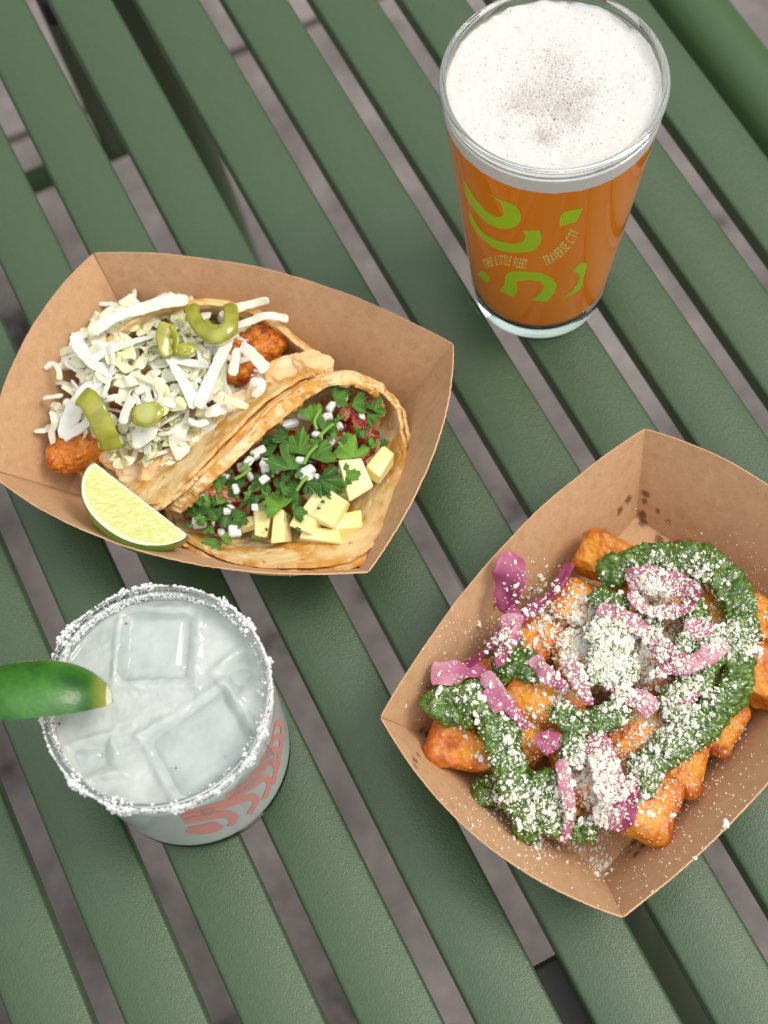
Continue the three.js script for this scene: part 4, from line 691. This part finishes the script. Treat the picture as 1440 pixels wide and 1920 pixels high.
// ---------------------------------------------------------------- fried potatoes under green sauce, pickled onion and crumbled cheese
const piled = [];                                             // what crumbs can fall on
{
  const fried = (s, base) => (p, n) => {
    const a = clamp(0.5 + 0.9 * fbm(p.x * 90 + s, p.y * 90, p.z * 90, 4), 0, 1), b = clamp(0.5 + fbm(p.x * 420, p.y * 420 + s, p.z * 420, 3), 0, 1);
    let c = mix3([0.74, 0.29, 0.010], [0.64, 0.165, 0.005], smooth(a, 0.3, 0.8)); c = mix3(c, [0.25, 0.035, 0.004], smooth(a, 0.78, 1.0) * 0.55); return mix3(c, [0.72, 0.36, 0.05], 0.35 * smooth(b, 0.55, 0.9));
  };
  const friedMat = phys({ vertexColors: true, roughness: 0.5, clearcoat: 0.2, clearcoatRoughness: 0.28 });
  // a wedge of potato: a box with one side pinched, edges crisped and browned
  const wedge = (sx, sy, sz, seed, pinch) => {
    const g = mergeVertices(new THREE.IcosahedronGeometry(1, 30).deleteAttribute('uv').deleteAttribute('normal')); g.computeVertexNormals();
    warp(g, (p) => { const f = (x) => Math.sign(x) * Math.abs(x) ** 0.42, m = 1 / Math.pow(Math.abs(p.x) ** 5 + Math.abs(p.y) ** 5 + Math.abs(p.z) ** 5, 1 / 5); p.multiplyScalar(m); p.set(p.x * sx * MM / 2, p.y * sy * MM / 2, p.z * sz * MM / 2); });
    return warp(g, (p, n) => { const t = p.x / (sx * MM) + 0.5; p.z *= lerp(1.12, pinch, t); p.y *= lerp(1.08, 0.5 + 0.5 * pinch, t); p.z += 0.14 * sy * MM * noise(seed, 2, 2) * p.y / (sy * MM) * 2; p.addScaledVector(n, 0.0021 * noise(p.x * 70 + seed, p.y * 70, p.z * 70) + 0.0008 * noise(p.x * 210 + seed, p.y * 210, p.z * 210) + 0.00045 * fbm(p.x * 480, p.y * 480 + seed, p.z * 480, 3)); });
  };
  const crisp = (g, sx, sy, sz, seed) => { const P = g.attributes.position, e = []; for (let k = 0; k < P.count; k++) { const a = [Math.abs(P.getX(k)) / (sx * MM / 2), Math.abs(P.getY(k)) / (sy * MM / 2), Math.abs(P.getZ(k)) / (sz * MM / 2)].sort((x, y) => y - x); e.push(smooth(a[1], 0.55, 1.0)); } return e; };
  const spuds = [
    [1142, 1052, 33, 25, 17, 17, -25, 0.8, 0.25, 0.1, 'golden fried potato chunk at the top end of the pile, partly under green sauce'],
    [1074, 1135, 34, 17, 15, 19, 70, 0.8, 0.2, 0.1, 'fried potato chunk dotted with cheese beside the dark pink onion strip'],
    [1005, 1205, 30, 20, 15, 17, 35, 0.75, 0.1, 0.1, 'fried potato below the pink onion strips, mostly buried in crumbled cheese'],
    [1424, 1163, 31, 26, 15, 16, -30, 0.8, 0.2, 0, 'fried potato outside the green sauce loop at the right edge of the photo'],
    [1424, 1266, 31, 20, 16, 23, 78, 0.85, 0.25, 0.1, 'large fried potato outside the sauce loop, cheese on its upper end'],
    [1352, 1362, 24, 21, 15, 15, 55, 0.6, 0.2, 0.1, 'brown fried potato under the bend of the sauce, near loose cheese crumbs'],
    [1285, 1436, 27, 20, 15, 16, 60, 0.65, 0.2, 0.1, 'middle one of three fried potatoes under the straight green sauce edge'],
    [1222, 1512, 30, 24, 16, 18, 70, 0.75, 0.25, 0.1, 'bare fried potato at the lowest corner of the pile by the pink onion'],
    [872, 1402, 27, 26, 17, 18, -20, 0.62, 0.2, 0, 'teardrop fried potato at the far left under the green sauce'],
    [1022, 1318, 33, 30, 16, 19, -15, 0.8, 0.1, 0, 'wide brown fried potato in the middle, below a pink onion strip'],
    [975, 1385, 29, 20, 15, 17, -65, 0.8, 0.1, 0, 'brown fried potato between the two left ribbons of green sauce'],
    [1190, 1370, 33, 24, 15, 18, 20, 0.8, 0.1, 0.1, 'dark fried potato in the centre, dusted with fine cheese'],
    [1110, 1240, 31, 26, 18, 22, 10, 0.9, 0, 0, 'fried potato hidden under the thickest heap of crumbled cheese'],
    [1230, 1240, 31, 28, 18, 22, 60, 0.9, 0, 0, 'fried potato under the forked pink onion and cheese'],
    [1300, 1160, 29, 28, 18, 22, -40, 0.9, 0, 0, 'fried potato inside the sauce loop under the cheese covered onion petal'],
    [1200, 1150, 29, 26, 17, 20, 0, 0.9, 0, 0, 'fried potato beneath the cheesy onion petal by the top sauce'],
    [1130, 1450, 28, 28, 17, 22, 80, 0.9, 0, 0, 'fried potato beneath the wide magenta onion strips at the near end'],
    [1300, 1300, 28, 28, 17, 22, 40, 0.9, 0, 0, 'fried potato beneath the green sauce near the right bend'],
    [1040, 1500, 21, 24, 14, 18, -70, 0.9, 0, 0, 'fried potato under the joined green sauce ribbons at the near end'],
    [1080, 1390, 27, 24, 16, 18, 30, 0.9, 0, 0, 'fried potato under the small purple onion scrap'],
    [940, 1280, 22, 20, 14, 16, 0, 0.9, 0, 0, 'fried potato under the sauce patch beside the left onion strips'],
    [1210, 1470, 21, 20, 14, 16, 60, 0.9, 0, 0, 'fried potato tucked behind the bare one under the sauce']];
  for (const [x, y, h, sx, sy, sz, d, pinch, tx, tz, label] of spuds) {
    const g = wedge(sx * 1.1, sy * 1.05, sz * 1.12, x * 0.13, pinch), e = crisp(g, sx, sy, sz), f = fried(x * 0.7); settle(g, x, y, h - sy * 0.32, d, tx, tz); g.computeVertexNormals();
    let k = 0; warp(g, null, (p) => { const c = f(p); return mix3(c, [0.34, 0.045, 0.003], 0.75 * e[k++] * (0.7 + 0.5 * noise(p.x * 200, p.y * 200, p.z * 200))); });
    piled.push(single('fried_potato', label, 'potato', g, friedMat, 'fried potatoes in the paper tray'));
  }
  // ---- green herb sauce, poured in ropes
  const ropes = [
    [[[1128, 1092, 42], [1160, 1066, 43], [1215, 1050, 42], [1275, 1046, 41], [1335, 1064, 41], [1372, 1100, 40], [1388, 1150, 39], [1386, 1215, 38], [1378, 1280, 37], [1345, 1330, 37], [1300, 1372, 37], [1245, 1410, 37], [1205, 1450, 36], [1184, 1500, 33]], 6.6],
    [[[1124, 1100, 41], [1135, 1128, 41], [1180, 1135, 41]], 5], [[[815, 1350, 32], [832, 1322, 34], [866, 1308, 36], [900, 1316, 38], [925, 1350, 38], [942, 1392, 37], [956, 1440, 35], [975, 1490, 32], [1002, 1540, 27], [1018, 1562, 22]], 6.8], [[[822, 1335, 32], [860, 1335, 35], [900, 1340, 37]], 6.5],
    [[[882, 1478, 19], [915, 1482, 22], [945, 1492, 25], [985, 1530, 25], [1010, 1555, 22]], 5.6], [[[1028, 1440, 36], [1022, 1490, 34], [1035, 1530, 30], [1060, 1552, 26]], 5.4], [[[1060, 1556, 24], [1090, 1556, 25], [1120, 1552, 26]], 5], [[[925, 1242, 32], [955, 1250, 35], [985, 1245, 38], [1000, 1280, 38]], 5.2], [[[975, 1190, 37], [965, 1215, 36], [985, 1240, 37]], 4],
    [[[1040, 1320, 41], [1075, 1350, 42], [1115, 1352, 43], [1150, 1335, 43], [1170, 1310, 43]], 5], [[[1068, 1365, 41], [1080, 1400, 39], [1060, 1440, 37]], 5.4], [[[1100, 1240, 43], [1150, 1250, 44], [1190, 1230, 45]], 8], [[[1290, 1120, 42], [1310, 1165, 42], [1330, 1200, 41], [1318, 1255, 41], [1290, 1300, 40]], 6], [[[1240, 1290, 42], [1270, 1320, 41], [1250, 1350, 40]], 6], [[[1150, 1160, 41], [1130, 1190, 42], [1190, 1200, 43]], 6], [[[1260, 1215, 43], [1300, 1225, 43]], 8], [[[1180, 1180, 43], [1240, 1160, 43]], 6]];
  const sg = ropes.map(([p, r], k) => { const c = pathOf(p), L = c.getLength(); return sweep(c, Math.round(L / 0.0006), 44, (t) => { const e = Math.pow(clamp(Math.sin(Math.PI * t) * L / 0.009, 0.12, 1), 0.5), w = 1 + 0.22 * noise(t * L * 90, k * 3, 1); return [r * 1.06 * MM * e * w, r * 0.60 * MM * e * w]; }, { bump: (q) => 0.0019 * fbm(q.x * 100, q.y * 100, q.z * 100, 2) + 0.0016 * fbm(q.x * 400, q.y * 400, q.z * 400, 3) }); });
  const sauceG = warp(mergeGeometries(sg.map((g) => g.deleteAttribute('uv'))), null, (p) => { const a = clamp(0.5 + 0.9 * fbm(p.x * 420, p.y * 420, p.z * 420, 3), 0, 1), b = clamp(0.5 + fbm(p.x * 1100, p.y * 1100, p.z * 1100, 2), 0, 1); return mix3(mix3([0.011, 0.050, 0.0015], [0.070, 0.175, 0.007], a), [0.22, 0.32, 0.04], 0.75 * smooth(b, 0.6, 0.9)); });
  piled.push(single('herb_sauce', 'chunky dark green herb sauce poured in ropes over the fried potatoes', 'sauce', sauceG, phys({ vertexColors: true, roughness: 0.45, clearcoat: 0.65, clearcoatRoughness: 0.10 })));
  // ---- pickled onion strips
  const onionMat = phys({ vertexColors: true, roughness: 0.92, clearcoat: 0.4, clearcoatRoughness: 0.12, transmission: 0.2, side: THREE.DoubleSide });
  const strips = [
    [[[962, 1036, 52], [957, 1062, 52], [954, 1095, 48], [950, 1128, 43], [950, 1150, 39]], 12.5, 1.3, 0.75, 0.1, 0.35, 'broad magenta onion petal standing up against the bare paper wall'],
    [[[1068, 1056, 40], [1052, 1090, 42], [1020, 1128, 42], [985, 1150, 41], [958, 1176, 40]], 6.4, 2.6, 0.9, 0.4, 0, 'dark magenta onion strip from the top potatoes to the onion petal'],
    [[[968, 1140, 42], [945, 1180, 41], [915, 1215, 40], [880, 1245, 38], [850, 1262, 36]], 6.4, 1.8, 0.95, 0.5, 0, 'purple onion strip slanting along the left paper wall'],
    [[[808, 1262, 38], [838, 1262, 39], [875, 1258, 40], [912, 1256, 41]], 10.5, 1.2, 0.5, -0.3, 0.3, 'pale pink onion loop farthest left above the sauce'],
    [[[820, 1282, 34], [832, 1272, 35], [860, 1268, 36]], 9, 1.4, 0.85, 0.6, 0, 'dark purple onion end tucked below the pale loop'],
    [[[960, 1150, 42], [958, 1185, 42], [940, 1225, 40], [935, 1250, 39]], 9, 1.3, 0.55, 0.2, 0.2, 'speckled pink onion strip hanging below the onion petal'],
    [[[906, 1264, 42], [930, 1292, 43], [955, 1325, 43], [990, 1366, 41]], 6.6, 2.2, 0.45, 0.2, 0, 'straight pink onion strip pointing at the brown potato in the middle'],
    [[[918, 1290, 42], [932, 1308, 43], [946, 1330, 42]], 9, 4.5, 0.4, 0.1, 0, 'short chunky pink onion piece beside the straight strip'],
    [[[1062, 1228, 45], [1078, 1262, 46], [1094, 1295, 46], [1108, 1322, 44]], 7.6, 1.8, 0.35, 0.2, 0.2, 'pale pink onion strip down the middle of the cheese heap'],
    [[[1000, 1232, 43], [1022, 1262, 44], [1050, 1282, 44], [1066, 1290, 43]], 7.4, 1.8, 0.4, 0.2, 0, 'cheese speckled pink onion strip left of the middle strip'],
    [[[1176, 1092, 47], [1205, 1088, 49], [1245, 1092, 49], [1285, 1104, 48], [1308, 1122, 46]], 12, 1.4, 0.55, 0.5, 0.4, 'big onion petal snowed under with cheese inside the sauce loop'],
    [[[1182, 1112, 46], [1210, 1142, 47], [1250, 1148, 47], [1290, 1136, 46], [1312, 1112, 45]], 7, 1.8, 0.6, -0.3, 0.3, 'curved lower rim of the cheesy onion petal'],
    [[[1118, 1148, 45], [1150, 1154, 46], [1190, 1170, 47], [1222, 1198, 47], [1240, 1225, 46]], 8.6, 1.8, 0.5, 0.2, 0.2, 'dusted purple onion strip crossing above the forked one'],
    [[[1216, 1268, 46], [1250, 1256, 48], [1290, 1248, 48], [1330, 1228, 47], [1362, 1204, 45]], 7.6, 1.8, 0.38, 0.3, 0.3, 'long pink onion strip of the fork reaching to the sauce bend'],
    [[[1222, 1196, 47], [1244, 1220, 48], [1270, 1245, 48], [1294, 1244, 47]], 9.5, 1.6, 0.5, 0.4, 0.2, 'upper pink prong of the forked onion'],
    [[[1146, 1290, 45], [1178, 1304, 46], [1210, 1318, 46], [1226, 1336, 44]], 9, 1.8, 0.5, 0.2, 0.1, 'pink onion strip above the dusty potato in the centre'],
    [[[1010, 1402, 41], [1030, 1390, 42], [1056, 1388, 41]], 8.6, 2.2, 0.7, 0.2, 0, 'small purple onion scrap beside the ribbons of sauce'],
    [[[1052, 1424, 42], [1060, 1468, 42], [1068, 1515, 38], [1064, 1555, 31], [1056, 1582, 25]], 5.6, 2.2, 0.4, 0.2, 0, 'narrow pink onion strip hanging over the near end to the paper'],
    [[[1110, 1376, 43], [1128, 1415, 44], [1142, 1460, 43], [1146, 1505, 39], [1132, 1550, 32]], 12, 1.6, 0.5, 0.1, 0.4, 'widest onion strip at the near end, thick with crumbs'],
    [[[1188, 1452, 42], [1180, 1490, 41], [1168, 1525, 36], [1148, 1556, 30]], 10, 1.7, 0.9, -0.3, 0.3, 'bright magenta onion strip beside the bare potato at the near end'],
    [[[1310, 1296, 43], [1285, 1310, 44], [1256, 1330, 43]], 8, 1.6, 0.55, 0.2, 0.2, 'short mauve onion strip nearest the straight sauce edge'],
    [[[1282, 1180, 45], [1310, 1182, 46], [1336, 1190, 45]], 9, 1.4, 0.4, 0.2, 0, 'greyish onion scrap above the long fork strip, right of the petal']];
  for (const [p, w, t, dark, roll, arch, label] of strips) {
    const c = pathOf(p), L = c.getLength(), s = w + p[0][0], petal = label.startsWith('broad');
    const g = sweep(c, Math.round(L / 0.0007), 28, (v) => { const k = Math.pow(clamp(Math.sin(Math.PI * (v * 0.97 + 0.015)) * 6, 0, 1), 0.6); return [w / 2 * MM * k * (petal ? 0.5 + 0.62 * Math.sin(Math.PI * clamp(0.16 + 0.62 * v, 0, 1)) - 0.42 * smooth(v, 0.55, 1) - 0.25 * smooth(1 - v, 0.9, 1) : 1 - 0.42 * Math.max(0, Math.sin(s) * (v - 0.35) * 1.5) - 0.4 * Math.max(0, -Math.sin(s) * (0.65 - v) * 1.5)) * (1 + 0.2 * noise(v * 4, s, 2) + 0.1 * noise(v * 13, s, 4)), t * 0.33 * MM * (0.4 + 0.6 * k)]; },
      { square: 0.65, roll: (v) => roll + 1.1 * noise(v * 3, s, 7), color: (u, v, q) => { const lines = 0.5 + 0.5 * noise(Math.cos(u * 6.283) * 7 + s, v * 1.4, 3), k = clamp(dark + 0.55 * (v - 0.5) * Math.sin(s) + 0.35 * (lines - 0.5) + 0.25 * fbm(q.x * 140, q.y * 140, q.z * 140, 2), 0, 1); return k < 0.5 ? mix3([0.74, 0.42, 0.49], [0.55, 0.145, 0.27], k * 2) : mix3([0.55, 0.145, 0.27], [0.29, 0.014, 0.10], k * 2 - 1); }, bump: (q) => 0.00028 * noise(q.x * 240, q.y * 240, q.z * 240) });
    if (arch) warp(g, (q) => { const o = c.getPoint(0.5); q.y += 0.0012 * arch * noise(q.x * 160 + s, 1, q.z * 160); });
    piled.push(single('pickled_onion', label, 'onion strip', g, onionMat, 'pickled onion strips on the fried potatoes'));
  }
  // ---- crumbled cheese: grains dropped on whatever lies below
  scene.updateMatrixWorld(true);
  const soup = mergeGeometries([...piled, ...trayParts.slice(5)].map((m) => { const g = m.geometry.clone().applyMatrix4(m.matrixWorld); for (const k of Object.keys(g.attributes)) if (k !== 'position') g.deleteAttribute(k); return g; }));
  soup.boundsTree = new MeshBVH(soup);
  const ray = new THREE.Ray(), hitAt = (px, py) => { ray.origin.copy(EYE); ray.direction.copy(sight(px, py)).normalize(); return soup.boundsTree.raycastFirst(ray, THREE.DoubleSide); };
  const heaps = [ // px, py, spread, grains, coarse share
    [1100, 1195, 56, 1000, 0.6], [1160, 1240, 58, 900, 0.6], [1230, 1110, 42, 760, 0.3], [1210, 1210, 60, 560, 0.5], [1290, 1190, 45, 330, 0.4], [1300, 1290, 46, 420, 0.5], [1270, 1360, 40, 260, 0.45], [1360, 1190, 34, 260, 0.4], [1310, 1080, 44, 190, 0.6], [1220, 1065, 40, 80, 0.7], [1130, 1460, 42, 560, 0.55], [1130, 1530, 30, 230, 0.4], [1060, 1290, 50, 240, 0.6], [1180, 1300, 40, 210, 0.5], [1100, 1420, 40, 240, 0.7], [960, 1400, 55, 200, 0.6], [960, 1500, 55, 260, 0.5], [1030, 1560, 40, 170, 0.6], [1050, 1500, 40, 160, 0.5], [880, 1310, 60, 150, 0.4], [935, 1200, 34, 150, 0.4], [1000, 1110, 45, 110, 0.5], [1080, 1125, 34, 90, 0.5], [1020, 1170, 34, 150, 0.6], [1225, 1380, 50, 220, 0.25], [1200, 1450, 40, 150, 0.5], [1410, 1215, 22, 90, 0.5], [1410, 1170, 40, 110, 0.1], [1230, 1500, 40, 70, 0.2], [1120, 1600, 30, 60, 0.5], [1125, 1625, 14, 40, 0.4], [1180, 1400, 160, 620, 0.1], [1100, 1300, 170, 700, 0.1], [1390, 1370, 14, 7, 0.9], [1330, 1420, 90, 110, 0.01], [1060, 1640, 110, 90, 0.01], [900, 1520, 70, 50, 0.01], [830, 1200, 70, 24, 0.01], [1400, 1080, 60, 60, 0.01], [1250, 1590, 100, 80, 0.01]];
  const total = heaps.reduce((a, h) => a + h[3], 0), r = rng(2024), gauss = () => Math.sqrt(-2 * Math.log(1 - 0.9999 * r())) * Math.cos(6.2832 * r());
  const shapes = [1, 2, 3].map((s) => { const g = lump([1, 0.7, 0.85], 1, s * 4.1, 0.95, 1.4).toNonIndexed(); g.computeVertexNormals(); return g; }), mats = std({ color: lin(0.90, 0.89, 0.83), roughness: 0.75 }), sets = shapes.map(() => []), m = new THREE.Matrix4(), q = new THREE.Quaternion(), e = new THREE.Euler(), low = 0;
  for (const [x, y, s, n, coarse] of heaps) for (let k = 0; k < n * 1.6; k++) {
    const X = x + s * gauss() * 0.66, Y = y + s * gauss() * 0.66, hit = hitAt(X, Y); if (!hit) continue;
    const big = r() < coarse * 0.45; let a = (big ? 0.42 + 0.85 * r() ** 2.4 : 0.13 + 0.24 * r()) * MM; if (big && r() < 0.06) a *= 1.35;
    q.setFromEuler(e.set(r() * 6, r() * 6, r() * 6)); m.compose(hit.point.add(V3(0, a * 0.45, 0)), q, V3(a * (0.8 + 0.7 * r()), a * (0.7 + 0.4 * r()), a * (0.8 + 0.4 * r()))); sets[k % 3].push(m.clone());
  }
  const crumbs = new THREE.Group(); crumbs.name = 'cheese_crumbs'; crumbs.position.set(0.09, T, -0.168); scene.add(crumbs); tag(crumbs, 'crumbled white cheese scattered over the fried potatoes and sauce', 'cheese crumbs', null, 'stuff');
  sets.forEach((s, k) => { const im = new THREE.InstancedMesh(shapes[k], mats, s.length), cr = rng(k + 5); s.forEach((x, i) => { x.elements[12] -= 0.09; x.elements[13] -= T; x.elements[14] += 0.168; im.setMatrixAt(i, x); const w = 0.93 + 0.09 * cr(); im.setColorAt(i, lin(w, w * (0.985 + 0.02 * cr()), w * (cr() < 0.08 ? 0.78 : 0.93 + 0.07 * cr()))); }); im.name = 'crumb'; im.userData.kind = 'stuff'; im.castShadow = im.receiveShadow = true; crumbs.add(im); });
}
renderer.render(scene, camera);
